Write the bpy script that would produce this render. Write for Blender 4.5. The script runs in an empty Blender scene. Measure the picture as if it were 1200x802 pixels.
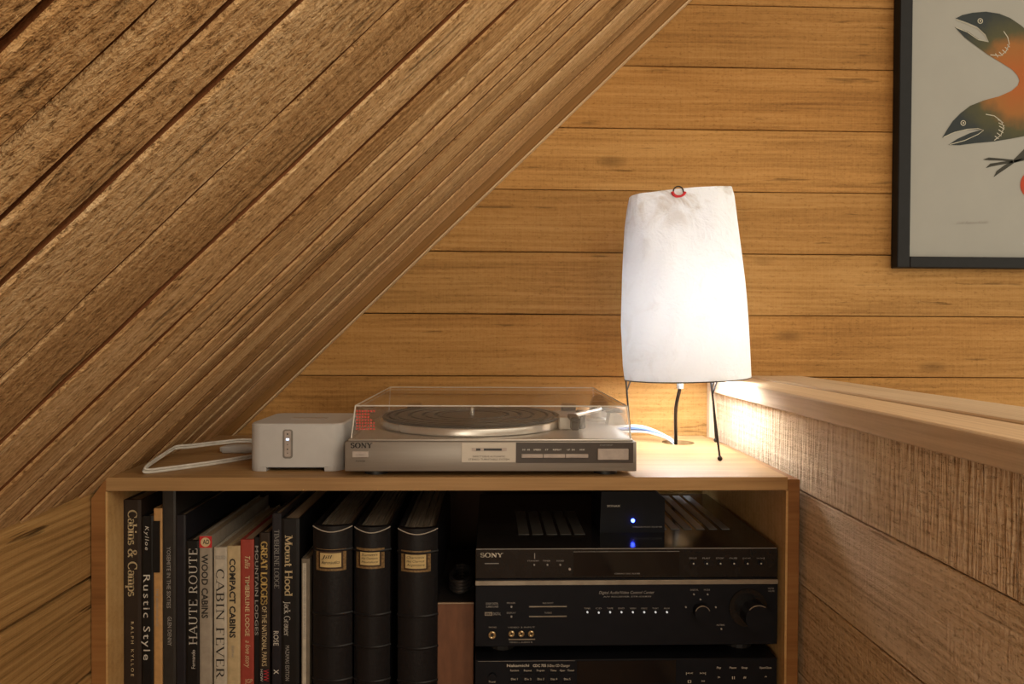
import bpy, bmesh, math, random
from mathutils import Vector, Matrix
random.seed(7)
scene = bpy.context.scene
COL = scene.collection
PI = math.pi
H = 0.92            # height of the camera above the floor; geometry below is written relative to the camera

# ------------------------------------------------------------------ camera
FPX = 800.0         # focal length in pixels of a 1200 x 802 frame
YAW, PITCH, ROLL = math.atan(23 / FPX), math.atan(10 / FPX), math.radians(0.3)
_f = Vector((math.sin(YAW), math.cos(YAW), 0)); _r = Vector((math.cos(YAW), -math.sin(YAW), 0)); _u = Vector((0, 0, 1))
_f, _u = _f * math.cos(PITCH) - _u * math.sin(PITCH), _u * math.cos(PITCH) + _f * math.sin(PITCH)
_r, _u = _r * math.cos(ROLL) + _u * math.sin(ROLL), _u * math.cos(ROLL) - _r * math.sin(ROLL)
cam_data = bpy.data.cameras.new('camera'); cam = bpy.data.objects.new('camera', cam_data); COL.objects.link(cam)
cam_data.sensor_width = 36; cam_data.lens = 36 * FPX / 1200; cam_data.clip_start = 0.02; cam_data.clip_end = 50
cam.matrix_world = Matrix(((_r.x, _u.x, -_f.x, 0), (_r.y, _u.y, -_f.y, 0), (_r.z, _u.z, -_f.z, H), (0, 0, 0, 1)))
scene.camera = cam

def W(px, py, Y):
    """point of the plane at depth Y that a measured picture point stands for"""
    d = _f * FPX + _r * (px - 600) + _u * (401 - py)
    return d * (Y / d.y)
def WX(px, py, X):
    d = _f * FPX + _r * (px - 600) + _u * (401 - py)
    return d * (X / d.x)

# ------------------------------------------------------------------ world and unseen fill lights
world = bpy.data.worlds.new('room_ambience'); scene.world = world; world.use_nodes = True
bg = world.node_tree.nodes['Background']
bg.inputs[0].default_value = (1.0, 0.87, 0.65, 1); bg.inputs[1].default_value = 0.72
def area_light(name, loc, target, size, power, color):
    l = bpy.data.lights.new(name, 'AREA'); l.size = size; l.energy = power; l.color = color
    o = bpy.data.objects.new(name, l); COL.objects.link(o)
    o.location = Vector(loc) + Vector((0, 0, H))
    o.rotation_euler = (Vector(target) - Vector(loc)).to_track_quat('-Z', 'Y').to_euler()
    return o
area_light('overhead_fill', (0.55, -0.35, 0.70), (0.0, 0.9, 0.0), 0.5, 2.6, (1.0, 0.84, 0.66))  # added overhead fill from outside the view, no lamp stands there
area_light('half_wall_fill', (-0.30, -0.75, -0.22), (0.46, 0.75, -0.15), 0.45, 1.6, (1.0, 0.86, 0.68))  # added fill from the left to brighten the half wall
scene.view_settings.view_transform = 'Standard'
scene.view_settings.look = 'None'
scene.view_settings.gamma = 1.0
scene.view_settings.exposure = 1.02
scene.view_settings.use_curve_mapping = False

# ------------------------------------------------------------------ object helpers
ORG = {}
def tag(o, label=None, cat=None, group=None, kind=None):
    for k, v in (('label', label), ('category', cat), ('group', group), ('kind', kind)):
        if v: o[k] = v
    return o
def thing(name, origin, label, cat, group=None):
    o = bpy.data.objects.new(name, None); COL.objects.link(o)
    o.empty_display_size = 0.05
    o.location = Vector(origin) + Vector((0, 0, H)); ORG[o.name] = Vector(origin)
    return tag(o, label, cat, group)
def link_mesh(name, me, mat, parent=None, origin=(0, 0, 0)):
    if mat is not None:
        me.materials.clear(); me.materials.append(mat)
    o = bpy.data.objects.new(name, me); COL.objects.link(o)
    if parent is None:
        o.location = Vector(origin) + Vector((0, 0, H)); ORG[o.name] = Vector(origin)
    else:
        o.parent = parent; ORG[o.name] = ORG[parent.name]
    return o
def build(name, bm, mat, parent=None, origin=None, smooth=False):
    """bm is in camera-relative room coordinates"""
    org = ORG[parent.name] if parent is not None else Vector(origin or (0, 0, 0))
    bmesh.ops.translate(bm, verts=bm.verts, vec=-org)
    bmesh.ops.recalc_face_normals(bm, faces=bm.faces)
    me = bpy.data.meshes.new(name); bm.to_mesh(me); bm.free()
    if smooth:
        for p in me.polygons: p.use_smooth = True
        try: me.set_sharp_from_angle(angle=math.radians(40))
        except Exception: pass
    return link_mesh(name, me, mat, parent, org)
def BM(): return bmesh.new()
def box(bm, x0, x1, y0, y1, z0, z1, bev=0.0, seg=1):
    r = bmesh.ops.create_cube(bm, size=1)
    vs = r['verts']
    for v in vs:
        v.co = Vector(((x0 + x1) / 2 + v.co.x * (x1 - x0), (y0 + y1) / 2 + v.co.y * (y1 - y0), (z0 + z1) / 2 + v.co.z * (z1 - z0)))
    if bev > 0:
        es = list({e for v in vs for e in v.link_edges})
        bmesh.ops.bevel(bm, geom=es, offset=bev, segments=seg, affect='EDGES', profile=0.5)
    return bm
def cyl(bm, p0, p1, r0, r1=None, n=24):
    p0, p1 = Vector(p0), Vector(p1); r1 = r0 if r1 is None else r1
    d = p1 - p0
    m = Matrix.Translation((p0 + p1) / 2) @ d.to_track_quat('Z', 'Y').to_matrix().to_4x4()
    bmesh.ops.create_cone(bm, cap_ends=True, segments=n, radius1=r0, radius2=r1, depth=d.length, matrix=m)
    return bm
def ball(bm, c, r, n=12):
    bmesh.ops.create_uvsphere(bm, u_segments=n, v_segments=max(6, n // 2), radius=r, matrix=Matrix.Translation(Vector(c)))
    return bm
def lathe(bm, c, prof, n=64):
    """prof: list of (radius, z); closed on the axis when radius is 0"""
    c = Vector(c); rings = []
    for r, z in prof:
        if r < 1e-6: rings.append([bm.verts.new(c + Vector((0, 0, z)))])
        else: rings.append([bm.verts.new(c + Vector((r * math.cos(2 * PI * i / n), r * math.sin(2 * PI * i / n), z))) for i in range(n)])
    for a, b in zip(rings, rings[1:]):
        for i in range(n):
            q = [a[i % len(a)], a[(i + 1) % n % len(a)], b[(i + 1) % n % len(b)], b[i % len(b)]]
            u = []
            for v in q:
                if v not in u: u.append(v)
            if len(u) > 2:
                try: bm.faces.new(u)
                except ValueError: pass
    return bm
def catmull(pts, n=8):
    pts = [Vector(p) for p in pts]; P = [pts[0] * 2 - pts[1]] + pts + [pts[-1] * 2 - pts[-2]]
    out = []
    for i in range(1, len(P) - 2):
        for k in range(n):
            t = k / n; a, b, c, d = P[i - 1:i + 3]
            out.append(0.5 * ((2 * b) + (c - a) * t + (2 * a - 5 * b + 4 * c - d) * t * t + (3 * b - a - 3 * c + d) * t ** 3))
    out.append(pts[-1]); return out
def tube(bm, pts, r, n=8, closed=False):
    pts = [Vector(p) for p in pts]; rings = []; N = len(pts); up = Vector((0.13, 0.21, 0.97))
    for i, p in enumerate(pts):
        a = pts[(i - 1) % N] if (closed or i > 0) else p
        b = pts[(i + 1) % N] if (closed or i < N - 1) else p
        d = (b - a).normalized(); s = d.cross(up)
        if s.length < 1e-3: s = d.cross(Vector((1, 0, 0)))
        s.normalize(); t = s.cross(d).normalized()
        rr = r[i] if isinstance(r, (list, tuple)) else r
        rings.append([bm.verts.new(p + (s * math.cos(2 * PI * k / n) + t * math.sin(2 * PI * k / n)) * rr) for k in range(n)])
    M = N if closed else N - 1
    for i in range(M):
        A, B = rings[i], rings[(i + 1) % N]
        for k in range(n): bm.faces.new((A[k], A[(k + 1) % n], B[(k + 1) % n], B[k]))
    if not closed:
        bm.faces.new(rings[0]); bm.faces.new(rings[-1])
    return bm
def prism(bm, pts, vec):
    """closed outline (3D points) pushed along vec"""
    vec = Vector(vec); a = [bm.verts.new(Vector(p)) for p in pts]; b = [bm.verts.new(Vector(p) + vec) for p in pts]
    n = len(a); bm.faces.new(a); bm.faces.new(b[::-1])
    for i in range(n): bm.faces.new((a[i], a[(i + 1) % n], b[(i + 1) % n], b[i]))
    return bm
def rrect(x0, x1, y0, y1, r, n=6):
    out = []
    for cx, cy, a0 in ((x1 - r, y1 - r, 0), (x0 + r, y1 - r, 90), (x0 + r, y0 + r, 180), (x1 - r, y0 + r, 270)):
        for k in range(n + 1):
            a = math.radians(a0 + 90 * k / n); out.append((cx + r * math.cos(a), cy + r * math.sin(a)))
    return out

# ------------------------------------------------------------------ materials
class NT:
    def __init__(s, name):
        s.m = bpy.data.materials.new(name); s.m.use_nodes = True
        s.t = s.m.node_tree; s.t.nodes.clear()
        s.out = s.n('ShaderNodeOutputMaterial')
    def n(s, ty, **kw):
        nd = s.t.nodes.new(ty)
        for k, v in kw.items(): setattr(nd, k, v)
        return nd
    def set(s, sock, v):
        if hasattr(v, 'is_output'): s.t.links.new(v, sock)
        else: sock.default_value = v
    def math(s, op, a, b=0.0, c=None, clamp=False):
        nd = s.n('ShaderNodeMath', operation=op, use_clamp=clamp); s.set(nd.inputs[0], a); s.set(nd.inputs[1], b)
        if c is not None: s.set(nd.inputs[2], c)
        return nd.outputs[0]
    def vmath(s, op, a, b):
        nd = s.n('ShaderNodeVectorMath', operation=op); s.set(nd.inputs[0], a); s.set(nd.inputs[1], b); return nd.outputs[0]
    def noise(s, vec, scale=1.0, detail=3.0, rough=0.55, dist=0.0):
        nd = s.n('ShaderNodeTexNoise'); s.set(nd.inputs['Vector'], vec); nd.inputs['Scale'].default_value = scale
        nd.inputs['Detail'].default_value = detail; nd.inputs['Roughness'].default_value = rough; nd.inputs['Distortion'].default_value = dist
        return nd.outputs['Fac']
    def ramp(s, fac, stops):
        nd = s.n('ShaderNodeValToRGB'); s.set(nd.inputs[0], fac); e = nd.color_ramp.elements
        while len(e) < len(stops): e.new(0.5)
        for i, (p, c) in enumerate(stops):
            e[i].position = p; e[i].color = (*c, 1) if len(c) == 3 else c
        return nd.outputs[0]
    def mixc(s, fac, a, b, mode='MIX'):
        nd = s.n('ShaderNodeMix', data_type='RGBA', blend_type=mode)
        s.set(nd.inputs[0], fac); s.set(nd.inputs[6], a if hasattr(a, 'is_output') else (*a, 1)); s.set(nd.inputs[7], b if hasattr(b, 'is_output') else (*b, 1))
        return nd.outputs[2]
    def bump(s, h, dist, strength=1.0):
        nd = s.n('ShaderNodeBump'); s.set(nd.inputs['Height'], h); nd.inputs['Distance'].default_value = dist; nd.inputs['Strength'].default_value = strength
        return nd.outputs[0]
    def principled(s, color, rough, normal=None, **kw):
        b = s.n('ShaderNodeBsdfPrincipled'); s.set(b.inputs['Base Color'], color if hasattr(color, 'is_output') else (*color, 1)); s.set(b.inputs['Roughness'], rough)
        if normal is not None: s.set(b.inputs['Normal'], normal)
        for k, v in kw.items(): s.set(b.inputs[k.replace('_', ' ')], v)
        s.t.links.new(b.outputs[0], s.out.inputs[0]); return b

def wood(name, dark, mid, light, saw=0.4, fine=0.5, fuzz=0.5, bdist=0.0015, rough=0.62, var=0.3, knots=0.0, spec=0.3, cracks=0.0, sawf=300, wave=0.05, con=0.2, flecks=0.0):
    """boards lie along their local X"""
    t = NT(name)
    tc = t.n('ShaderNodeTexCoord').outputs['Object']
    rnd = t.n('ShaderNodeObjectInfo').outputs['Random']
    off = t.n('ShaderNodeCombineXYZ'); t.set(off.inputs[0], t.math('MULTIPLY', rnd, 17.0)); t.set(off.inputs[1], t.math('MULTIPLY', rnd, 9.0)); t.set(off.inputs[2], t.math('MULTIPLY', rnd, 5.0))
    co = t.vmath('ADD', tc, off.outputs[0])
    g1 = t.noise(t.vmath('MULTIPLY', co, (5.0, 260, 260)), 1, 3, 0.6)
    g2 = t.noise(t.vmath('MULTIPLY', co, (2.2, 26, 26)), 1, 3, 0.6, 0.6)
    g3 = t.noise(t.vmath('MULTIPLY', co, (1.1, 5, 5)), 1, 1, 0.5)
    wv = t.n('ShaderNodeTexWave', wave_type='BANDS', bands_direction='Y'); t.set(wv.inputs['Vector'], t.vmath('MULTIPLY', co, (0.5, 1.0, 1.0)))
    wv.inputs['Scale'].default_value = 26; wv.inputs['Distortion'].default_value = 7; wv.inputs['Detail'].default_value = 2.5; wv.inputs['Detail Scale'].default_value = 0.35
    sw = t.noise(t.vmath('MULTIPLY', co, (sawf, 14, 14)), 1, 2, 0.6)
    fz = t.noise(t.vmath('MULTIPLY', co, (120, 270, 270)), 1, 3, 0.75)
    f = t.math('MULTIPLY', g1, 0.30 * fine + 0.12)
    f = t.math('ADD', f, t.math('MULTIPLY', g2, 0.36))
    f = t.math('ADD', f, t.math('MULTIPLY', g3, 0.22))
    f = t.math('ADD', f, t.math('MULTIPLY', wv.outputs['Fac'], wave))
    f = t.math('ADD', f, t.math('MULTIPLY', sw, 0.22 * saw))
    f = t.math('ADD', f, t.math('MULTIPLY', fz, 0.20 * fuzz))
    tot = 0.30 * fine + 0.12 + 0.36 + 0.22 + wave + 0.22 * saw + 0.20 * fuzz
    f = t.math('DIVIDE', f, tot)
    c = t.ramp(f, [(0.5 - con, dark), (0.50, mid), (0.5 + con, light)])
    r2 = t.math('FRACT', t.math('MULTIPLY', rnd, 7.31))
    br = t.math('ADD', t.math('MULTIPLY', r2, var), 1.0 - var / 2)
    comb = t.n('ShaderNodeCombineXYZ')
    t.set(comb.inputs[0], br); t.set(comb.inputs[1], t.math('MULTIPLY', br, t.math('ADD', t.math('MULTIPLY', rnd, 0.08), 0.96))); t.set(comb.inputs[2], t.math('MULTIPLY', br, t.math('ADD', t.math('MULTIPLY', rnd, 0.2), 0.9)))
    c = t.mixc(1.0, c, comb.outputs[0], 'MULTIPLY')
    hgt = t.math('ADD', t.math('MULTIPLY', g1, fine * 0.8), t.math('MULTIPLY', sw, saw))
    hgt = t.math('ADD', hgt, t.math('MULTIPLY', fz, fuzz * 0.8))
    if flecks > 0:
        fk = t.math('MULTIPLY', t.math('MULTIPLY', t.math('SUBTRACT', 0.42, fz), 9.0, clamp=True), flecks)
        c = t.mixc(fk, c, tuple(x * 0.45 for x in dark))
        hgt = t.math('SUBTRACT', hgt, t.math('MULTIPLY', fk, 0.8))
    if cracks > 0:
        ck = t.noise(t.vmath('MULTIPLY', co, (7.0, 75, 75)), 1, 2, 0.6)
        ck = t.math('MULTIPLY', t.math('SUBTRACT', 0.335, ck), 14.0, clamp=True)
        ck = t.math('MULTIPLY', ck, cracks, clamp=True)
        c = t.mixc(ck, c, tuple(x * 0.22 for x in dark))
        hgt = t.math('SUBTRACT', hgt, t.math('MULTIPLY', ck, 1.5))
    if knots > 0:
        vo = t.n('ShaderNodeTexVoronoi'); t.set(vo.inputs['Vector'], t.vmath('MULTIPLY', co, (2.4, 6.5, 6.5))); vo.inputs['Scale'].default_value = 1
        k = t.math('MULTIPLY', t.math('SUBTRACT', 0.10, vo.outputs['Distance']), 14.0, clamp=True)
        k = t.math('MULTIPLY', k, knots, clamp=True)
        c = t.mixc(k, c, tuple(x * 0.35 for x in dark))
    t.principled(c, rough, t.bump(hgt, bdist), Specular_IOR_Level=spec)
    return t.m

def pbr(name, color, rough=0.5, metal=0.0, var=0.15, scale=60.0, bump=0.0, spec=0.5, coat=0.0, stretch=(1, 1, 1)):
    t = NT(name)
    co = t.vmath('MULTIPLY', t.n('ShaderNodeTexCoord').outputs['Object'], stretch)
    n = t.noise(co, scale, 4, 0.6)
    c = t.ramp(n, [(0.3, tuple(x * (1 - var) for x in color)), (0.7, tuple(min(1, x * (1 + var)) for x in color))])
    r = t.math('ADD', t.math('MULTIPLY', n, 0.12), max(0.0, rough - 0.06))
    t.principled(c, r, t.bump(n, bump) if bump > 0 else None, Metallic=metal, Specular_IOR_Level=spec, Coat_Weight=coat)
    return t.m
def emit(name, color, strength):
    t = NT(name); e = t.n('ShaderNodeEmission'); e.inputs[0].default_value = (*color, 1); e.inputs[1].default_value = strength
    t.t.links.new(e.outputs[0], t.out.inputs[0]); return t.m

M = {}
M['ceil'] = wood('rough_cedar_ceiling', (0.27, 0.140, 0.050), (0.58, 0.355, 0.165), (0.82, 0.59, 0.34), saw=0.25, fine=0.40, fuzz=1.7, bdist=0.0036, var=0.26, knots=0.7, rough=0.85, spec=0.1, cracks=0.6, con=0.12, flecks=0.42)
M['ceil_edge'] = wood('red_brown_board_edge', (0.07, 0.022, 0.008), (0.15, 0.055, 0.020), (0.26, 0.11, 0.045), saw=0.2, fine=0.6, fuzz=0.8, bdist=0.002, rough=0.9, spec=0.1)  # red-brown edge tone, darkened to paint the shade between boards
M['back'] = wood('sawn_cedar_back_wall', (0.24, 0.115, 0.032), (0.44, 0.235, 0.074), (0.57, 0.335, 0.125), saw=0.45, fine=0.5, fuzz=0.7, bdist=0.0012, var=0.26, knots=0.6, rough=0.7, spec=0.2, cracks=0.45, con=0.15, flecks=0.3)
M['left'] = wood('grained_cedar_knee_wall', (0.15, 0.075, 0.022), (0.40, 0.225, 0.080), (0.56, 0.35, 0.14), saw=0.15, fine=1.0, fuzz=0.3, bdist=0.0020, var=0.15, rough=0.75, spec=0.2, cracks=0.8, wave=0.12)
M['pony_saw'] = wood('rough_sawn_cedar', (0.38, 0.27, 0.165), (0.72, 0.56, 0.39), (0.90, 0.78, 0.60), saw=2.2, fine=0.15, fuzz=0.7, bdist=0.0034, var=0.08, rough=0.9, spec=0.1, sawf=190, con=0.12, flecks=0.3)
M['pony'] = wood('weathered_cedar', (0.35, 0.235, 0.135), (0.68, 0.51, 0.33), (0.88, 0.71, 0.51), saw=0.6, fine=1.0, fuzz=1.2, bdist=0.0028, var=0.10, rough=0.9, spec=0.1, cracks=0.4, con=0.12, flecks=0.3)
M['cap'] = wood('pale_planed_fir', (0.45, 0.31, 0.185), (0.70, 0.53, 0.35), (0.82, 0.66, 0.48), saw=0.05, fine=0.5, fuzz=0.3, bdist=0.0008, var=0.12, rough=0.55, spec=0.3)
M['trim'] = wood('brown_trim', (0.14, 0.062, 0.016), (0.25, 0.125, 0.036), (0.34, 0.18, 0.06), saw=0.1, fine=0.6, fuzz=0.3, bdist=0.0008, var=0.1)
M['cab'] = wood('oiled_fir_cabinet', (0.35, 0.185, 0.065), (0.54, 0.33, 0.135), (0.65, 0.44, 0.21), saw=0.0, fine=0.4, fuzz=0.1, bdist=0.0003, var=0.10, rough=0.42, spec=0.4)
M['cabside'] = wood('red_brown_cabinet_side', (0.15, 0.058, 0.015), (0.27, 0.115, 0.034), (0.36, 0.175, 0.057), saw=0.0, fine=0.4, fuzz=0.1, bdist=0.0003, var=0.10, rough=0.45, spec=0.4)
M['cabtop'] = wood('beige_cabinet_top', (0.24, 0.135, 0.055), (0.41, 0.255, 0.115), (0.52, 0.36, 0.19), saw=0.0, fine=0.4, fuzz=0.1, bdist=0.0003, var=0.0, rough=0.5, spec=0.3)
M['floor'] = wood('floor_boards', (0.14, 0.06, 0.02), (0.28, 0.14, 0.05), (0.38, 0.21, 0.09), saw=0, fine=0.5, fuzz=0.2, var=0.2)
M['back_dark'] = pbr('dark_backing', (0.035, 0.014, 0.006), 0.9)

# ------------------------------------------------------------------ boards
def board(name, parent, origin, X, Y, Z, L, Wd, T, mat, ch=0.0015, seg=1, jit=0.0, lift=0.0, edge=None, tilt=0.0):
    """plank with its length along X, width along Y and its face looking along Z; origin is the middle of the face"""
    bm = BM(); rings = []
    prof = [(-Wd / 2, -T), (-Wd / 2, -ch), (-Wd / 2 + ch, 0), (Wd / 2 - ch, 0), (Wd / 2, -ch), (Wd / 2, -T)]
    for i in range(seg + 1):
        x = -L / 2 + L * i / seg
        a, b = (random.uniform(-jit, jit), random.uniform(-jit, jit))
        zz = random.uniform(-jit, jit) * 0.35
        ring = []
        for k, (y, z) in enumerate(prof):
            dy = a if k < 3 else b
            ring.append(bm.verts.new((x, y + dy, z + (zz if 0 < k < 5 else 0))))
        rings.append(ring)
    for A, B in zip(rings, rings[1:]):
        for k in range(6): bm.faces.new((A[k], A[(k + 1) % 6], B[(k + 1) % 6], B[k]))
    bm.faces.new(rings[0]); bm.faces.new(rings[-1])
    bmesh.ops.recalc_face_normals(bm, faces=bm.faces)
    me = bpy.data.meshes.new(name); bm.to_mesh(me); bm.free()
    me.materials.append(mat)
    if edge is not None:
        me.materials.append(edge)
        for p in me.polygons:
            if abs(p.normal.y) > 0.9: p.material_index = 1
    o = bpy.data.objects.new(name, me); COL.objects.link(o); o.parent = parent
    X, Y, Z = Vector(X).normalized(), Vector(Y).normalized(), Vector(Z).normalized()
    p = Vector(origin) + Z * lift - ORG[parent.name]
    Y, Z = Y * math.cos(tilt) + Z * math.sin(tilt), Z * math.cos(tilt) - Y * math.sin(tilt)
    o.matrix_local = Matrix(((X.x, Y.x, Z.x, p.x), (X.y, Y.y, Z.y, p.y), (X.z, Y.z, Z.z, p.z), (0, 0, 0, 1)))
    return o

YB = 1.373                      # back wall
CZ0, CSL = 0.3186, 0.968        # sloped ceiling: z = CZ0 + CSL * x
XL, XR = -0.556, 0.450          # knee wall on the left, half wall on the right
ZT = -0.203                     # cabinet top

# floor
fl = build('floor', box(BM(), -1.2, 2.0, -2.2, 1.5, -H - 0.04, -H), M['back_dark'], origin=(0, 0, -H))
tag(fl, 'wooden loft floor under the cabinet', 'floor', kind='structure')
x = -0.6
while x < 1.95:
    board('floor_board', fl, (x + 0.06, -0.35, -H + 0.004), (0, 1, 0), (-1, 0, 0), (0, 0, 1), 3.6, 0.118, 0.008, M['floor']); x += 0.12

# back wall with level planks
wb = build('wall_back', box(BM(), -1.3, 2.0, YB + 0.014, YB + 0.06, -H, 1.4), M['back_dark'], origin=(0, YB, 0))
tag(wb, 'back wall of level cedar planks behind the lamp and turntable', 'wall', kind='structure')
zj = W(950, 370.4, YB).z; PW = 0.1252
for k in range(-7, 9):
    zc = zj + PW * (k + 0.5)
    x0 = max(-1.2, (zc - PW / 2 - CZ0) / CSL - 0.01); x1 = 1.95
    if x0 > 0.9: x0 = 0.9
    board('wall_plank', wb, ((x0 + x1) / 2, YB, zc), (1, 0, 0), (0, 0, 1), (0, -1, 0), x1 - x0, PW - 0.0016, 0.014, M['back'], ch=0.0012, seg=12, jit=0.0003, lift=random.uniform(-0.001, 0.0008))

# sloped ceiling
ln = math.hypot(1, CSL); dS = Vector((1 / ln, 0, CSL / ln)); nS = Vector((CSL / ln, 0, -1 / ln))
bm = BM(); p0 = Vector((-0.72, 0, CZ0 + CSL * -0.72)); p1 = Vector((1.15, 0, CZ0 + CSL * 1.15))
prism(bm, [p0 - nS * 0.028 + Vector((0, -1.0, 0)), p1 - nS * 0.028 + Vector((0, -1.0, 0)), p1 - nS * 0.06 + Vector((0, -1.0, 0)), p0 - nS * 0.06 + Vector((0, -1.0, 0))], (0, 2.40, 0))
cl = build('ceiling', bm, M['back_dark'], origin=(0, 0, CZ0))
tag(cl, 'sloping attic ceiling of rough cedar boards running up to the right', 'ceiling', kind='structure')
YS = [-1.0, -0.9, -0.81, -0.72, -0.63, -0.54, -0.45, -0.36, -0.27, -0.18, -0.09, 0.0, 0.085, 0.155, 0.225, 0.294, 0.339, 0.380, 0.4245, 0.5147, 0.6051, 0.6918, 0.752, 0.8177, 0.8763, 0.9311, 1.008, 1.075, 1.150, 1.2142, 1.346]
LIFT = dict(zip(YS[14:], (0.0, 0.0015, 0.0, 0.001, 0.0028, 0.002, 0.0036, 0.0046, 0.0040, 0.0044, 0.0036, 0.0044, 0.0038, 0.0046, 0.0040, 0.0044, 0.0046)))
TILT = dict(zip(YS[18:], (0.001, 0.002, 0.0015, 0.0022, 0.0008, 0.0028, 0.0022, 0.0006, 0.0032, 0.0006, 0.0026, 0.0008, 0.0034)))
xa, xb = XL - 0.10, 1.10
for a, b in zip(YS, YS[1:]):
    c = Vector(((xa + xb) / 2, (a + b) / 2, CZ0 + CSL * (xa + xb) / 2))
    gap = random.uniform(0.0032, 0.0055)
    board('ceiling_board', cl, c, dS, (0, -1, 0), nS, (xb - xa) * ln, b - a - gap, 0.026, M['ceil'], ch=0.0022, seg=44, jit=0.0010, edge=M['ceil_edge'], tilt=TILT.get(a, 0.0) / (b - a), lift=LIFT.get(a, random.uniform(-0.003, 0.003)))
# trim in the corner of ceiling and back wall
bm = BM()
q0 = Vector((-0.62, YB, CZ0 + CSL * -0.62)); q1 = Vector((1.0, YB, CZ0 + CSL * 1.0))
L = (q1 - q0).length
tr = build('trim_1', prism(BM(), [q0 + nS * -0.02, q1 + nS * -0.02, q1 + nS * 0.0, q0 + nS * 0.0], (0, -0.004, 0)), M['back_dark'], origin=tuple(q0))
tag(tr, 'slanting corner moulding between sloped ceiling and back wall', 'trim', kind='structure')
board('moulding', tr, (q0 + q1) / 2 + nS * 0.009 + Vector((0, -0.022, 0)), dS, tuple(-nS), (0, -1, 0), L, 0.022, 0.020, M['trim'], ch=0.003, seg=10, jit=0.0003)
board('lit_edge_strip', tr, (q0 + q1) / 2 + nS * 0.0212 + Vector((0, -0.0225, 0)), dS, tuple(-nS), (0, -1, 0), L, 0.0024, 0.0200, M['cap'], ch=0.0006, seg=10, jit=0.0002)  # added pale strip that paints the lit lower edge of the moulding

# knee wall at the left
wl = build('wall_left', box(BM(), XL - 0.06, XL - 0.016, -1.2, YB, -H, -0.20), M['back_dark'], origin=(XL, 0, 0))
tag(wl, 'low knee wall of grained planks left of the cabinet', 'wall', kind='structure')
for zb, zt in ((-H, -0.86), (-0.86, -0.732), (-0.732, -0.605), (-0.605, -0.477), (-0.477, -0.344), (-0.344, -0.205)):
    board('wall_plank', wl, (XL, 0.08, (zb + zt) / 2), (0, 1, 0), (0, 0, 1), (1, 0, 0), 2.56, zt - zb - 0.0036, 0.016, M['left'], ch=0.003, seg=10, jit=0.0005, lift=random.uniform(-0.001, 0.0005))

# half wall at the right with its cap
wr = build('wall_right', box(BM(), XR + 0.016, 0.615, -1.2, YB, -H, -0.118), M['back_dark'], origin=(XR, 0, 0))
tag(wr, 'rough-sawn half wall with a planed cap right of the cabinet', 'wall', kind='structure')
ZJ = [-0.100, -0.2280, -0.3635, -0.494, -0.624, -0.754, -0.884]
for k, (zt, zb) in enumerate(zip(ZJ, ZJ[1:])):
    cuts = [-1.2, 0.569, YB - 0.002] if k == 0 else ([-1.2, 0.1, YB - 0.002] if k % 2 else [-1.2, YB - 0.002])
    for a, b in zip(cuts, cuts[1:]):
        board('wall_plank', wr, (XR, (a + b) / 2, (zb + zt) / 2), (0, -1, 0), (0, 0, 1), (-1, 0, 0), b - a - 0.002, zt - zb - 0.0018, 0.016, M['pony_saw'] if k == 0 else M['pony'], seg=16, jit=0.0005, lift=random.uniform(-0.001, 0.0))
board('corner_batten', wr, (XR - 0.006, YB - 0.018, -0.35), (0, 0, 1), (1, 0, 0), (0, -1, 0), 0.5, 0.016, 0.017, M['cap'], ch=0.001)
ZC = -0.0875
board('cap_fascia', wr, (0.4355, 0.085, ZC - 0.0130), (0, -1, 0), (0, 0, 1), (-1, 0, 0), 2.57, 0.027, 0.020, M['cap'], ch=0.0015, seg=8, jit=0.0003)
board('cap_board', wr, (0.478, 0.085, ZC + 0.001), (0, 1, 0), (-1, 0, 0), (0, 0, 1), 2.57, 0.080, 0.028, M['cap'], ch=0.0015, seg=8, jit=0.0004)
board('cap_board', wr, (0.575, 0.085, ZC + 0.004), (0, 1, 0), (-1, 0, 0), (0, 0, 1), 2.57, 0.110, 0.030, M['cap'], ch=0.002, seg=8, jit=0.0004)

# ------------------------------------------------------------------ lettering
def arc(cx, cy, rx, ry, a0, a1, n=9):
    return [(cx + rx * math.cos(math.radians(a0 + (a1 - a0) * i / n)), cy + ry * math.sin(math.radians(a0 + (a1 - a0) * i / n))) for i in range(n + 1)]
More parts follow.
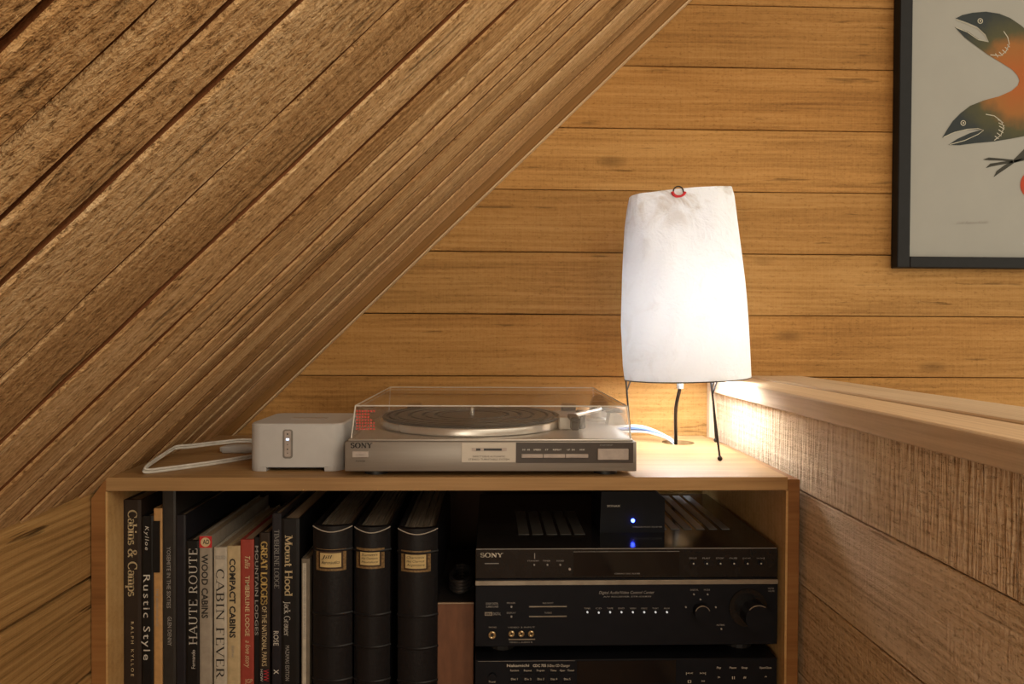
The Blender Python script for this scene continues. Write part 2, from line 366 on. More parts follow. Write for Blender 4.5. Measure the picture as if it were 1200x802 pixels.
# a small book face: advance, strokes, serifs; a stroke (pts, 't') is thin
def P(*p): return list(p)
X_ = 0.64
GL = {
 'A': (.86, [(P((.06, 0), (.43, 1)), 't'), (P((.43, 1), (.80, 0)), 'k'), (P((.18, .34), (.68, .34)), 't')], [(.06, 0), (.80, 0)]),
 'B': (.70, [(P((.14, 0), (.14, 1)), 'k'), (P((.1, 1), (.36, 1)) + arc(.36, .76, .22, .24, 90, -90) + P((.14, .52)), None), (P((.14, .52), (.38, .52)) + arc(.38, .26, .25, .26, 90, -90) + P((.1, 0)), None)], [(.1, 0), (.1, 1)]),
 'C': (.82, [(arc(.46, .5, .38, .5, 48, 312, 16), None), (P((.73, .98), (.73, .70)), 't')], []),
 'D': (.84, [(P((.14, 0), (.14, 1)), 'k'), (P((.1, 1), (.36, 1)) + arc(.36, .5, .40, .5, 90, -90, 14) + P((.1, 0)), None)], []),
 'E': (.68, [(P((.14, 0), (.14, 1)), 'k'), (P((.06, 1), (.60, 1), (.60, .8)), 't'), (P((.14, .52), (.46, .52)), 't'), (P((.06, 0), (.62, 0), (.62, .22)), 't')], []),
 'F': (.64, [(P((.14, 0), (.14, 1)), 'k'), (P((.06, 1), (.58, 1), (.58, .8)), 't'), (P((.14, .52), (.44, .52)), 't')], [(.14, 0)]),
 'G': (.86, [(arc(.46, .5, .38, .5, 48, 310, 16), None), (P((.74, .42), (.74, .08)), 'k'), (P((.56, .42), (.84, .42)), 't')], []),
 'H': (.88, [(P((.15, 0), (.15, 1)), 'k'), (P((.73, 0), (.73, 1)), 'k'), (P((.15, .52), (.73, .52)), 't')], [(.15, 0), (.15, 1), (.73, 0), (.73, 1)]),
 'I': (.40, [(P((.20, 0), (.20, 1)), 'k')], [(.20, 0), (.20, 1)]),
 'J': (.46, [(P((.28, 1), (.28, .12), (.2, -.08), (.06, -.1)), 'k')], [(.28, 1)]),
 'K': (.80, [(P((.15, 0), (.15, 1)), 'k'), (P((.66, 1), (.17, .46)), 't'), (P((.32, .6), (.72, 0)), 'k')], [(.15, 0), (.15, 1), (.66, 1), (.72, 0)]),
 'L': (.66, [(P((.14, 0), (.14, 1)), 'k'), (P((.06, 0), (.60, 0), (.60, .22)), 't')], [(.14, 1)]),
 'M': (1.02, [(P((.12, 0), (.15, 1)), 't'), (P((.15, 1), (.50, .1)), 'k'), (P((.50, .1), (.86, 1)), 't'), (P((.86, 1), (.88, 0)), 'k')], [(.12, 0), (.13, 1), (.88, 0), (.88, 1)]),
 'N': (.90, [(P((.14, 0), (.14, 1)), 't'), (P((.14, 1), (.76, 0)), 'k'), (P((.76, 0), (.76, 1)), 't')], [(.14, 0), (.12, 1), (.76, 1)]),
 'O': (.92, [(arc(.46, .5, .38, .5, 0, 360, 24), None)], []),
 'P': (.66, [(P((.14, 0), (.14, 1)), 'k'), (P((.1, 1), (.36, 1)) + arc(.36, .74, .24, .26, 90, -90) + P((.14, .48)), None)], [(.14, 0)]),
 'R': (.78, [(P((.14, 0), (.14, 1)), 'k'), (P((.1, 1), (.36, 1)) + arc(.36, .75, .24, .25, 90, -90) + P((.14, .5)), None), (P((.36, .5), (.68, 0)), 'k')], [(.14, 0), (.70, 0)]),
 'S': (.62, [(arc(.31, .75, .22, .25, 30, 240, 10) + arc(.31, .27, .25, .27, 70, -150, 10), None), (P((.52, .98), (.52, .76)), 't'), (P((.08, .02), (.08, .26)), 't')], []),
 'T': (.76, [(P((.38, 0), (.38, 1)), 'k'), (P((.06, .78), (.06, 1), (.70, 1), (.70, .78)), 't')], [(.38, 0)]),
 'U': (.86, [(P((.15, 1), (.15, .3)) + arc(.43, .3, .28, .3, 180, 360, 10) + P((.71, 1)), None)], [(.15, 1), (.71, 1)]),
 'V': (.82, [(P((.06, 1), (.41, 0)), 'k'), (P((.41, 0), (.76, 1)), 't')], [(.06, 1), (.76, 1)]),
 'W': (1.1, [(P((.04, 1), (.3, 0)), 'k'), (P((.3, 0), (.55, .9)), 't'), (P((.55, .9), (.8, 0)), 'k'), (P((.8, 0), (1.05, 1)), 't')], [(.04, 1), (1.05, 1)]),
 'Y': (.82, [(P((.06, 1), (.41, .48)), 'k'), (P((.76, 1), (.41, .48)), 't'), (P((.41, .48), (.41, 0)), 'k')], [(.06, 1), (.76, 1), (.41, 0)]),
 'a': (.54, [(arc(.26, .46, .18, .18, 150, 0, 8) + P((.44, .06)), None), (arc(.26, .2, .2, .2, 90, 330, 10), None)], []),
 'b': (.60, [(P((.12, 0), (.12, 1)), 'k'), (arc(.32, .32, .22, .32, 150, -150, 14), None)], [(.1, 1)]),
 'c': (.52, [(arc(.30, .32, .22, .32, 50, 310, 12), None)], []),
 'd': (.60, [(P((.46, 0), (.46, 1)), 'k'), (arc(.28, .32, .22, .32, 30, 330, 14), None)], [(.42, 1)]),
 'e': (.54, [(arc(.28, .32, .22, .32, 0, 315, 14), None), (P((.06, .36), (.50, .36)), 't')], []),
 'h': (.62, [(P((.13, 0), (.13, 1)), 'k'), (arc(.30, .42, .19, .22, 160, 0, 8) + P((.49, 0)), None)], [(.13, 0), (.1, 1), (.49, 0)]),
 'i': (.30, [(P((.15, 0), (.15, .62)), 'k'), (P((.15, .82), (.15, .95)), 'k')], [(.15, 0), (.11, .62)]),
 'k': (.60, [(P((.13, 0), (.13, 1)), 'k'), (P((.48, .62), (.14, .28)), 't'), (P((.24, .38), (.52, 0)), 'k')], [(.13, 0), (.1, 1), (.52, 0)]),
 'l': (.30, [(P((.15, 0), (.15, 1)), 'k')], [(.15, 0), (.11, 1)]),
 'm': (.92, [(P((.13, 0), (.13, .62)), 'k'), (arc(.29, .42, .17, .21, 160, 0, 8) + P((.46, 0)), None), (arc(.62, .42, .17, .21, 160, 0, 8) + P((.79, 0)), None)], [(.13, 0), (.1, .62), (.46, 0), (.79, 0)]),
 'n': (.62, [(P((.13, 0), (.13, .62)), 'k'), (arc(.30, .42, .19, .21, 160, 0, 8) + P((.49, 0)), None)], [(.13, 0), (.1, .62), (.49, 0)]),
 'o': (.60, [(arc(.30, .32, .24, .32, 0, 360, 18), None)], []),
 'p': (.60, [(P((.13, -.32), (.13, .62)), 'k'), (arc(.32, .32, .22, .32, 150, -150, 14), None)], [(.13, -.32), (.1, .62)]),
 'r': (.46, [(P((.13, 0), (.13, .62)), 'k'), (arc(.30, .40, .17, .22, 160, 50, 6), None)], [(.13, 0), (.1, .62)]),
 's': (.46, [(arc(.23, .46, .15, .17, 30, 240, 8) + arc(.23, .17, .17, .17, 70, -150, 8), None)], []),
 't': (.38, [(P((.16, .85), (.16, .1), (.24, 0), (.34, .06)), 'k'), (P((.02, .62), (.34, .62)), 't')], []),
 'u': (.62, [(P((.12, .62), (.12, .2)) + arc(.29, .2, .17, .2, 180, 300, 6) + P((.47, .22)), None), (P((.47, 0), (.47, .62)), 'k')], [(.08, .62), (.44, .62), (.50, 0)]),
 'y': (.58, [(P((.06, .62), (.30, 0)), 'k'), (P((.52, .62), (.22, -.3), (.1, -.3)), 't')], [(.06, .62), (.52, .62)]),
 '&': (.86, [(P((.78, 0), (.24, .66)) + arc(.36, .8, .17, .18, 200, -60, 8) + P((.16, .42)) + arc(.32, .24, .24, .24, 140, 330, 8) + P((.70, .5)), None)], [(.70, .5)]),
 ' ': (.36, [], []),
}
def serif_mesh(bm, text, place, thick=0.15, thin=0.055, track=0.02):
    """place(u, v) -> 3D point; returns nothing; text is laid out 0..1 in u with cap height 0..1 in v"""
    adv = sum(GL.get(c, GL[' '])[0] + track for c in text) - track
    def quad(a, b, c, d):
        vs = [bm.verts.new(place(x / adv, y)) for x, y in (a, b, c, d)]
        bm.faces.new(vs)
    x0 = 0.0
    for ch in text:
        w, strokes, serifs = GL.get(ch, GL[' '])
        for pts, wt in strokes:
            for (ax, ay), (bx, by) in zip(pts, pts[1:]):
                dx, dy = bx - ax, by - ay; l = math.hypot(dx, dy)
                if l < 1e-6: continue
                s = abs(dy) / l
                h = (thick if wt == 'k' else thin if wt == 't' else thin + (thick - thin) * s ** 1.5) / 2
                nx, ny = -dy / l * h, dx / l * h; ex, ey = dx / l * h * .25, dy / l * h * .25
                quad((x0 + ax - ex + nx, ay - ey + ny), (x0 + ax - ex - nx, ay - ey - ny), (x0 + bx + ex - nx, by + ey - ny), (x0 + bx + ex + nx, by + ey + ny))
        for sx, sy in serifs:
            up = thin * (1 if sy < .3 else -1)
            quad((x0 + sx - .15, sy), (x0 + sx + .15, sy), (x0 + sx + .15, sy + up), (x0 + sx - .15, sy + up))
        x0 += w + track
_fc = {}
def sans_verts(text, bold=0.0, shear=0.0, space=1.0):
    key = (text, bold, shear, space)
    if key not in _fc:
        c = bpy.data.curves.new('tmp_text', 'FONT'); c.body = text; c.size = 1; c.resolution_u = 2; c.offset = bold; c.shear = shear; c.space_character = space
        o = bpy.data.objects.new('tmp_text', c)
        me = bpy.data.meshes.new_from_object(o)
        vs = [(v.co.x, v.co.y) for v in me.vertices]; fs = [tuple(p.vertices) for p in me.polygons]
        bpy.data.objects.remove(o); bpy.data.curves.remove(c); bpy.data.meshes.remove(me)
        _fc[key] = (vs, fs)
    return _fc[key]
def lettering(parent, text, org, R, U, w, h, mat, serif=False, bold=0.0, shear=0.0, space=1.0, name='lettering', thick=0.15, thin=0.055, curve=None, low=False, track=0.02):
    """flat print: left-bottom corner org, running along R for w, cap height h along U"""
    org, R, U = Vector(org), Vector(R).normalized(), Vector(U).normalized(); bm = BM()
    def place(u, v):
        p = org + R * (u * w) + U * (v * h)
        return curve(p) if curve else p
    if serif: serif_mesh(bm, text, place, thick, thin, track)
    else:
        vs, fs = sans_verts(text, bold, shear, space)
        if not vs: return None
        x0 = min(v[0] for v in vs); x1 = max(v[0] for v in vs); y0 = 0 if not low else min(v[1] for v in vs); y1 = max(v[1] for v in vs)
        bv = [bm.verts.new(place((x - x0) / (x1 - x0), (y - y0) / (y1 - y0))) for x, y in vs]
        for f in fs:
            try: bm.faces.new([bv[i] for i in f])
            except ValueError: pass
    return build_flat(name, bm, mat, parent)
def build_flat(name, bm, mat, parent):
    org = ORG[parent.name]
    bmesh.ops.translate(bm, verts=bm.verts, vec=-org)
    me = bpy.data.meshes.new(name); bm.to_mesh(me); bm.free()
    return link_mesh(name, me, mat, parent, org)
def front_text(parent, text, px0, px1, pyb, pyt, Y, mat, **kw):
    """print on a plane facing the viewer's side (normal -Y), measured from left-bottom to right-top"""
    a = W(px0, pyb, Y); b = W(px1, pyt, Y); a.y = Y
    return lettering(parent, text, a, (1, 0, 0), (0, 0, 1), b.x - a.x, b.z - a.z, mat, **kw)
def spine_text(parent, text, pxa, pxb, pya, pyb, Y, mat, up=False, **kw):
    """pxa..pxb the letter height, pya..pyb from top to bottom"""
    a = W(pxa, pya, Y); b = W(pxb, pyb, Y)
    if up: return lettering(parent, text, (b.x, Y, b.z), (0, 0, 1), (-1, 0, 0), a.z - b.z, b.x - a.x, mat, **kw)
    return lettering(parent, text, (a.x, Y, a.z), (0, 0, -1), (1, 0, 0), a.z - b.z, b.x - a.x, mat, **kw)

M['ink_cream'] = pbr('cream_ink', (0.62, 0.50, 0.30), 0.6)
M['ink_white'] = pbr('white_ink', (0.60, 0.58, 0.54), 0.6)
M['ink_grey'] = pbr('grey_ink', (0.30, 0.29, 0.28), 0.6)
M['ink_black'] = pbr('black_ink', (0.02, 0.018, 0.016), 0.6)
M['ink_gold'] = pbr('gold_ink', (0.60, 0.42, 0.14), 0.5)
M['silver_ink'] = pbr('silver_ink', (0.62, 0.58, 0.50), 0.5)

# ------------------------------------------------------------------ cabinet
CX0, CX1 = -0.5345, 0.4222
CF = 0.96
cab = thing('media_cabinet', (-0.07, 1.16, -H), 'low oiled-wood media cabinet full of books and audio gear', 'cabinet')
# top with the round cable hole
def slab_with_hole(x0, x1, y0, y1, z0, z1, cx, cy, r):
    bm = BM(); ang = [2 * PI * i / 40 for i in range(40)]
    ang += [math.atan2(y - cy, x - cx) % (2 * PI) for x in (x0, x1) for y in (y0, y1)]
    ang = sorted(set(round(a, 6) for a in ang))
    def hit(a):
        dx, dy = math.cos(a), math.sin(a); t = 1e9
        if dx > 1e-9: t = min(t, (x1 - cx) / dx)
        if dx < -1e-9: t = min(t, (x0 - cx) / dx)
        if dy > 1e-9: t = min(t, (y1 - cy) / dy)
        if dy < -1e-9: t = min(t, (y0 - cy) / dy)
        return cx + dx * t, cy + dy * t
    R = {}
    for z in (z0, z1):
        R['i', z] = [bm.verts.new((cx + r * math.cos(a), cy + r * math.sin(a), z)) for a in ang]
        R['o', z] = [bm.verts.new((*hit(a), z)) for a in ang]
    n = len(ang)
    for i in range(n):
        j = (i + 1) % n
        for A, B in ((('i', z0), ('o', z0)), (('o', z1), ('i', z1)), (('i', z1), ('i', z0)), (('o', z0), ('o', z1))):
            bm.faces.new((R[A][i], R[A][j], R[B][j], R[B][i]))
    return bm
HOLE = (0.349, 1.270, 0.030)
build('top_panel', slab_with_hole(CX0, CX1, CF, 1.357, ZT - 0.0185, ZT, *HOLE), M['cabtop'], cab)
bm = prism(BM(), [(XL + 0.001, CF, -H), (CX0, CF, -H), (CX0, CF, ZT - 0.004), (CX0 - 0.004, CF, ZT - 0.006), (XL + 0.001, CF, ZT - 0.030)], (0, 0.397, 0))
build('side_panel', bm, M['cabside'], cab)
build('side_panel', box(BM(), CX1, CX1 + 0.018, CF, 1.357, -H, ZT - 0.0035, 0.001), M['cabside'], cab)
for x0, x1 in ((CX0 - 0.0005, CX0 + 0.0025), (CX1 - 0.0025, CX1 + 0.0005)):
    build('edge_strip', box(BM(), x0, x1, CF - 0.0008, CF + 0.384, -H + 0.03, ZT - 0.0195), M['cab'], cab)
build('shelf', box(BM(), CX0 + 0.0025, CX1 - 0.0025, CF + 0.004, 1.345, -0.618, -0.600), M['cab'], cab)
build('bottom_panel', box(BM(), CX0 + 0.0025, CX1 - 0.0025, CF + 0.004, 1.345, -H + 0.03, -H + 0.048), M['cab'], cab)
build('back_panel', box(BM(), CX0, 0.27, 1.346, 1.357, -H + 0.03, ZT - 0.0185), M['back_dark'], cab)

# ------------------------------------------------------------------ turntable
M['alu'] = pbr('brushed_aluminium_paint', (0.30, 0.275, 0.25), 0.42, 0.55, var=0.05, scale=40, stretch=(0.3, 8, 8))
M['alu_top'] = pbr('satin_silver_deck', (0.52, 0.49, 0.455), 0.34, 0.6, var=0.04, scale=40)
M['chrome'] = pbr('polished_rim', (0.80, 0.78, 0.75), 0.28, 0.75, var=0.02, scale=4)
M['rubber'] = pbr('black_rubber_mat', (0.030, 0.027, 0.025), 0.36, 0, var=0.2, scale=200)
M['black_pl'] = pbr('black_plastic', (0.022, 0.020, 0.020), 0.42, 0, var=0.15)
M['brown_pl'] = pbr('dark_brown_plastic', (0.050, 0.036, 0.029), 0.40)
M['btn'] = pbr('taupe_button', (0.42, 0.36, 0.33), 0.45)
M['plate'] = pbr('pale_plate', (0.50, 0.45, 0.39), 0.42, 0.3, var=0.05)
def clear_plastic(name, tint, dust):
    t = NT(name)
    tr = t.n('ShaderNodeBsdfTransparent'); tr.inputs[0].default_value = (*tint, 1)
    gl = t.n('ShaderNodeBsdfGlossy'); gl.inputs[0].default_value = (1, 1, 1, 1); gl.inputs[1].default_value = 0.04
    df = t.n('ShaderNodeBsdfDiffuse'); df.inputs[0].default_value = (0.75, 0.72, 0.68, 1)
    fr = t.n('ShaderNodeLayerWeight'); fr.inputs[0].default_value = 0.5
    sch = t.math('ADD', t.math('MULTIPLY', t.math('POWER', fr.outputs['Facing'], 5.0), 0.55), 0.02)
    co = t.n('ShaderNodeTexCoord').outputs['Object']
    dn = t.math('MULTIPLY', t.noise(co, 35, 5, 0.7), dust)
    a = t.n('ShaderNodeMixShader'); t.set(a.inputs[0], dn); t.t.links.new(tr.outputs[0], a.inputs[1]); t.t.links.new(df.outputs[0], a.inputs[2])
    b = t.n('ShaderNodeMixShader'); t.set(b.inputs[0], sch); t.t.links.new(a.outputs[0], b.inputs[1]); t.t.links.new(gl.outputs[0], b.inputs[2])
    t.t.links.new(b.outputs[0], t.out.inputs[0]); return t.m
M['cover'] = clear_plastic('clear_acrylic_cover', (0.96, 0.955, 0.95), 0.055)
M['red'] = pbr('red_dot', (0.75, 0.07, 0.05), 0.5)

TF = 0.965
tx0, tx1 = W(404, 535, TF).x, W(746, 535, TF).x
TB, TZ0, TZ1 = 1.335, -0.1955, -0.1505
tt = thing('turntable', ((tx0 + tx1) / 2, 1.15, ZT), 'silver turntable under a clear dust cover on the cabinet', 'turntable')
build('plinth', box(BM(), tx0, tx1, TF, TB, TZ0, TZ1 - 0.003, 0.0012, 2), M['alu'], tt, smooth=True)
build('deck', box(BM(), tx0 + 0.004, tx1 - 0.004, TF + 0.004, TB - 0.004, TZ1 - 0.003, TZ1, 0.0012, 2), M['alu_top'], tt, smooth=True)
for fx in (tx0 + 0.04, tx1 - 0.04):
    for fy in (TF + 0.03, TB - 0.04):
        build('foot', cyl(BM(), (fx, fy, ZT), (fx, fy, TZ0 + 0.001), 0.017, n=20), M['black_pl'], tt, smooth=True)
FP = TF - 0.0006
pb = build('power_button', box(BM(), W(413, 530, TF).x, W(432, 530, TF).x, TF - 0.003, TF + 0.002, W(420, 536, TF).z, W(420, 529, TF).z, 0.0005), M['btn'], tt)
lettering(pb, '->', (W(417, 533.4, TF).x, TF - 0.0033, W(417, 533.4, TF).z), (1, 0, 0), (0, 0, 1), 0.012, 0.0012, M['ink_black'])
front_text(tt, 'SONY', 411, 436, 525.2, 519.4, FP, M['ink_black'], serif=True, thick=0.22, thin=0.10, track=0.10)
front_text(tt, 'POWER', 417, 428, 541.5, 540, FP, M['ink_black'])
lp = build('label_plate', box(BM(), W(541, 530, TF).x, W(604.3, 530, TF).x, TF - 0.0012, TF + 0.002, W(570, 542, TF).z, W(570, 519, TF).z, 0.0003), M['plate'], tt)
build('strobe_window', box(BM(), W(553, 527, TF).x, W(594, 527, TF).x, TF - 0.0016, TF + 0.001, W(570, 528.8, TF).z, W(570, 525, TF).z), M['btn'], lp)
for a, b in ((558, 563), (567, 588)):
    build('strobe_mark', box(BM(), W(a, 527, TF).x, W(b, 527, TF).x, TF - 0.0019, TF + 0.001, W(570, 528.2, TF).z, W(570, 525.6, TF).z), M['black_pl'], lp)
front_text(lp, 'DIRECT DRIVE AUTOMATIC', 554, 592, 536.2, 534.4, TF - 0.0014, M['ink_black'])
front_text(lp, 'STEREO TURNTABLE SYSTEM', 549, 597, 539.6, 537.6, TF - 0.0014, M['ink_black'])
cp = build('control_panel', box(BM(), W(605, 530, TF).x, W(742, 530, TF).x, TF - 0.0012, TF + 0.002, W(670, 542.6, TF).z, W(670, 518.8, TF).z, 0.0003), M['brown_pl'], tt)
for a, b in ((611, 636), (636.6, 662), (662.6, 689)):
    build('function_button', box(BM(), W(a, 534, TF).x, W(b, 534, TF).x, TF - 0.004, TF + 0.001, W(650, 536.4, TF).z, W(650, 532, TF).z, 0.0005), M['btn'], cp)
build('start_button', box(BM(), W(700, 534, TF).x, W(736, 534, TF).x, TF - 0.004, TF + 0.001, W(718, 538.8, TF).z, W(718, 525.8, TF).z, 0.0007), M['btn'], cp)
for s, a, b in (('33', 612, 615.5), ('45', 617.5, 621), ('SPEED', 625, 634), ('17', 639, 642.5), ('REPEAT', 648, 658), ('UP', 664.5, 668), ('DN', 670, 673.5), ('ARM', 679, 685)):
    front_text(cp, s, a, b, 528.2, 526.4, TF - 0.0014, M['ink_white'], bold=0.02)
front_text(cp, 'START/STOP', 703, 718, 522.6, 521.2, TF - 0.0014, M['ink_grey'])
# platter
PC = (W(553, 490, 1.13).x, 1.132, TZ1)
build('platter', lathe(BM(), PC, [(0, 0.0004), (0.1465, 0.0004), (0.1495, 0.002), (0.1500, 0.005), (0.1485, 0.0115), (0.147, 0.0125), (0, 0.0125)], 96), M['chrome'], tt, smooth=True)
prof = [(0, 0.0126), (0.1455, 0.0126), (0.146, 0.0145), (0.1445, 0.0165)]
for ro, ri in ((0.1400, 0.1345), (0.1270, 0.1215), (0.1050, 0.0990), (0.0830, 0.0770), (0.0630, 0.0570)):
    prof += [(ro, 0.0165), (ro - 0.0008, 0.0132), (ri + 0.0008, 0.0132), (ri, 0.0165)]
prof += [(0.050, 0.0165), (0.049, 0.0155), (0, 0.0155)]
build('platter_mat', lathe(BM(), PC, prof, 96), M['rubber'], tt, smooth=True)
build('spindle', lathe(BM(), PC, [(0, 0.0155), (0.0034, 0.0155), (0.0034, 0.026), (0.0015, 0.028), (0, 0.028)], 20), M['chrome'], tt, smooth=True)
# tone arm
ab = W(704, 492, 1.17)
ax, ay = ab.x, 1.175
arm = build('tonearm_base', lathe(BM(), (ax, ay, TZ1), [(0, 0), (0.024, 0), (0.023, 0.006), (0.017, 0.008), (0.016, 0.018), (0, 0.018)], 32), M['alu_top'], tt, smooth=True)
build('gimbal', box(BM(), ax - 0.017, ax + 0.012, ay - 0.012, ay + 0.012, TZ1 + 0.016, TZ1 + 0.034, 0.002), M['black_pl'], arm)
build('counterweight', cyl(BM(), (ax + 0.002, ay + 0.03, TZ1 + 0.027), (ax + 0.006, ay + 0.062, TZ1 + 0.027), 0.013), M['black_pl'], arm, smooth=True)
hx, hy = W(672, 490, 1.02).x, 1.045
build('arm_tube', tube(BM(), [(ax + 0.004, ay + 0.06, TZ1 + 0.027), (ax - 0.003, ay, TZ1 + 0.027), (ax - 0.010, ay - 0.06, TZ1 + 0.026), (hx + 0.004, hy + 0.01, TZ1 + 0.024)], 0.0036, 12), M['chrome'], arm, smooth=True)
hs = build('headshell', box(BM(), hx - 0.005, hx + 0.010, hy - 0.036, hy + 0.014, TZ1 + 0.019, TZ1 + 0.026, 0.0015), M['black_pl'], arm)
build('cartridge', box(BM(), hx - 0.003, hx + 0.008, hy - 0.030, hy - 0.006, TZ1 + 0.006, TZ1 + 0.019, 0.001), M['black_pl'], hs)
rb = build('arm_rest', box(BM(), hx + 0.012, hx + 0.026, hy + 0.03, hy + 0.05, TZ1, TZ1 + 0.028, 0.002), M['black_pl'], tt)
build('lift_block', box(BM(), hx - 0.018, hx + 0.004, hy + 0.016, hy + 0.036, TZ1, TZ1 + 0.021, 0.002), M['alu_top'], tt)
build('arm_housing', prism(BM(), [(ax + 0.004, ay - 0.055, TZ1), (ax + 0.034, ay - 0.055, TZ1), (ax + 0.026, ay - 0.055, TZ1 + 0.016), (ax + 0.008, ay - 0.055, TZ1 + 0.020)], (0, 0.03, 0)), M['alu_top'], tt)
build('arm_cap', box(BM(), ax, ax + 0.028, ay - 0.058, ay - 0.02, TZ1 + 0.0205, TZ1 + 0.0245, 0.001), M['black_pl'], tt)
# dust cover: five clear walls
cx0, cx1 = W(410, 500, TF).x, W(741, 500, TF).x
ctz = -0.1045; cy0, cy1 = TF + 0.006, TB - 0.008; ty0 = TF + 0.020; th = 0.0028; ins = 0.003
def cover_outline(d):
    return [(cx0 + d, cy0 + d, TZ1 + 0.0004), (cx1 - d, cy0 + d, TZ1 + 0.0004), (cx1 - d, cy1 - d, TZ1 + 0.0004), (cx0 + d, cy1 - d, TZ1 + 0.0004),
            (cx0 + ins + d, ty0 + d, ctz - d), (cx1 - ins - d, ty0 + d, ctz - d), (cx1 - ins - d, cy1 - ins - d, ctz - d), (cx0 + ins + d, cy1 - ins - d, ctz - d)]
bm = BM(); O = [bm.verts.new(p) for p in cover_outline(0)]; I = [bm.verts.new(p) for p in cover_outline(th)]
for q in ((0, 1, 5, 4), (1, 2, 6, 5), (2, 3, 7, 6), (3, 0, 4, 7), (4, 5, 6, 7)):
    bm.faces.new([O[i] for i in q]); bm.faces.new([I[i] for i in q][::-1])
for i in range(4): bm.faces.new((O[i], O[(i + 1) % 4], I[(i + 1) % 4], I[i]))
dc = build('dust_cover', bm, M['cover'], tt); dc['label'] = 'clear acrylic dust cover'
M['cover_glint'] = pbr('painted_edge_glint', (0.60, 0.57, 0.53), 0.3)  # pale rods painting the light caught along the cover's edges
co_ = cover_outline(0.0006)
for i, j in ((4, 5), (5, 6), (6, 7), (7, 4), (0, 4), (1, 5), (2, 6), (3, 7)):
    build('cover_glint', tube(BM(), [co_[i], co_[j]], 0.0011, 6), M['cover_glint'], dc, smooth=True)
# red dotted pattern inside the cover at the left
bm = BM(); y = cy0 + 0.012
for i in range(7):
    for j in range(7):
        if i > 4 and j in (1, 2): continue
        if i > 5 and j == 3: continue
        p = W(418.5 + i * 3.3, 482 + j * 3.5, y)
        bmesh.ops.create_cube(bm, size=1, matrix=Matrix.Translation((p.x, y, p.z)) @ Matrix.Diagonal((0.0024, 0.0006, 0.0026, 1)))
sk = build('pattern', bm, M['red'], dc); sk['kind'] = 'stuff'; sk['label'] = 'red dotted pattern'
for hxx in (cx0 + 0.05, cx1 - 0.05):
    build('hinge', box(BM(), hxx - 0.014, hxx + 0.014, TB - 0.010, TB + 0.008, TZ1 - 0.010, TZ1 + 0.014, 0.002), M['black_pl'], tt)

# ------------------------------------------------------------------ white streaming box
M['white_pl'] = pbr('satin_white_plastic', (0.52, 0.52, 0.53), 0.42, var=0.03)
M['grey_pl'] = pbr('grey_plastic', (0.20, 0.185, 0.17), 0.5)
BF = 1.0025
bx0 = W(291, 520, BF).x; bx1 = bx0 + 0.136; by1 = BF + 0.136; bz1 = ZT + 0.0695
sb = thing('streaming_box', ((bx0 + bx1) / 2, BF + 0.068, ZT), 'white cube-like audio streaming box beside the turntable', 'audio box')
bm = BM(); n = 6; foot = []
base = rrect(bx0, bx1, BF, by1, 0.018, n)
lo = [bm.verts.new((x, y, ZT + 0.006)) for x, y in base]
hi = [bm.verts.new((x, y, bz1 - 0.002)) for x, y in base]
top = [bm.verts.new((x, y, bz1)) for x, y in rrect(bx0 + 0.002, bx1 - 0.002, BF + 0.002, by1 - 0.002, 0.016, n)]
k = len(base)
for i in range(k):
    j = (i + 1) % k
    bm.faces.new((lo[i], lo[j], hi[j], hi[i])); bm.faces.new((hi[i], hi[j], top[j], top[i]))
bm.faces.new(top); bm.faces.new(lo[::-1])
build('body', bm, M['white_pl'], sb, smooth=True)
cc = 0.022
for fx, fy, sx, sy in ((bx0, BF, 1, 1), (bx1, BF, -1, 1), (bx0, by1, 1, -1), (bx1, by1, -1, -1)):
    pts = [(fx + sx * 0.020, fy), (fx + sx * 0.026, fy), (fx + sx * 0.026, fy + sy * 0.026), (fx, fy + sy * 0.026), (fx, fy + sy * 0.018)]
    for a in range(1, 6):
        an = PI / 2 * a / 6; pts.append((fx + sx * (0.018 - 0.018 * math.cos(an)), fy + sy * (0.018 - 0.018 * math.sin(an))))
    build('foot', prism(BM(), [(x, y, ZT) for x, y in pts], (0, 0, 0.0065)), M['white_pl'], sb)
build('underside', box(BM(), bx0 + 0.008, bx1 - 0.008, BF + 0.008, by1 - 0.008, ZT + 0.003, ZT + 0.0062), M['black_pl'], sb)
ka, kb = W(331.5, 537.5, BF), W(343.2, 503.5, BF)
bp = build('button_bezel', prism(BM(), [(x, BF - 0.0008, z) for x, z in rrect(ka.x, kb.x, ka.z, kb.z, 0.004, 4)], (0, 0.002, 0)), M['grey_pl'], sb)
build('button_strip', prism(BM(), [(x, BF - 0.0016, z) for x, z in rrect(ka.x + 0.0028, kb.x - 0.0028, ka.z + 0.0028, kb.z - 0.0022, 0.0015, 4)], (0, 0.002, 0)), M['btn'], bp)
for py, r in ((508.8, 0.0012), (521, 0.0007), (526.5, 0.0010), (531, 0.0007)):
    p = W(337.4, py, BF); build('button_mark', cyl(BM(), (p.x, BF - 0.0022, p.z), (p.x, BF - 0.001, p.z), r, n=10), M['black_pl'], bp)
p = W(337.4, 515, BF)
build('status_light', box(BM(), p.x - 0.002, p.x + 0.002, BF - 0.0022, BF - 0.001, p.z - 0.0012, p.z + 0.0012), emit('status_glow', (0.55, 0.72, 1.0), 1.6), bp)
build('top_grip', box(BM(), bx0 + 0.045, bx0 + 0.098, BF + 0.062, BF + 0.074, bz1 - 0.001, bz1 + 0.0005), M['btn'], sb)
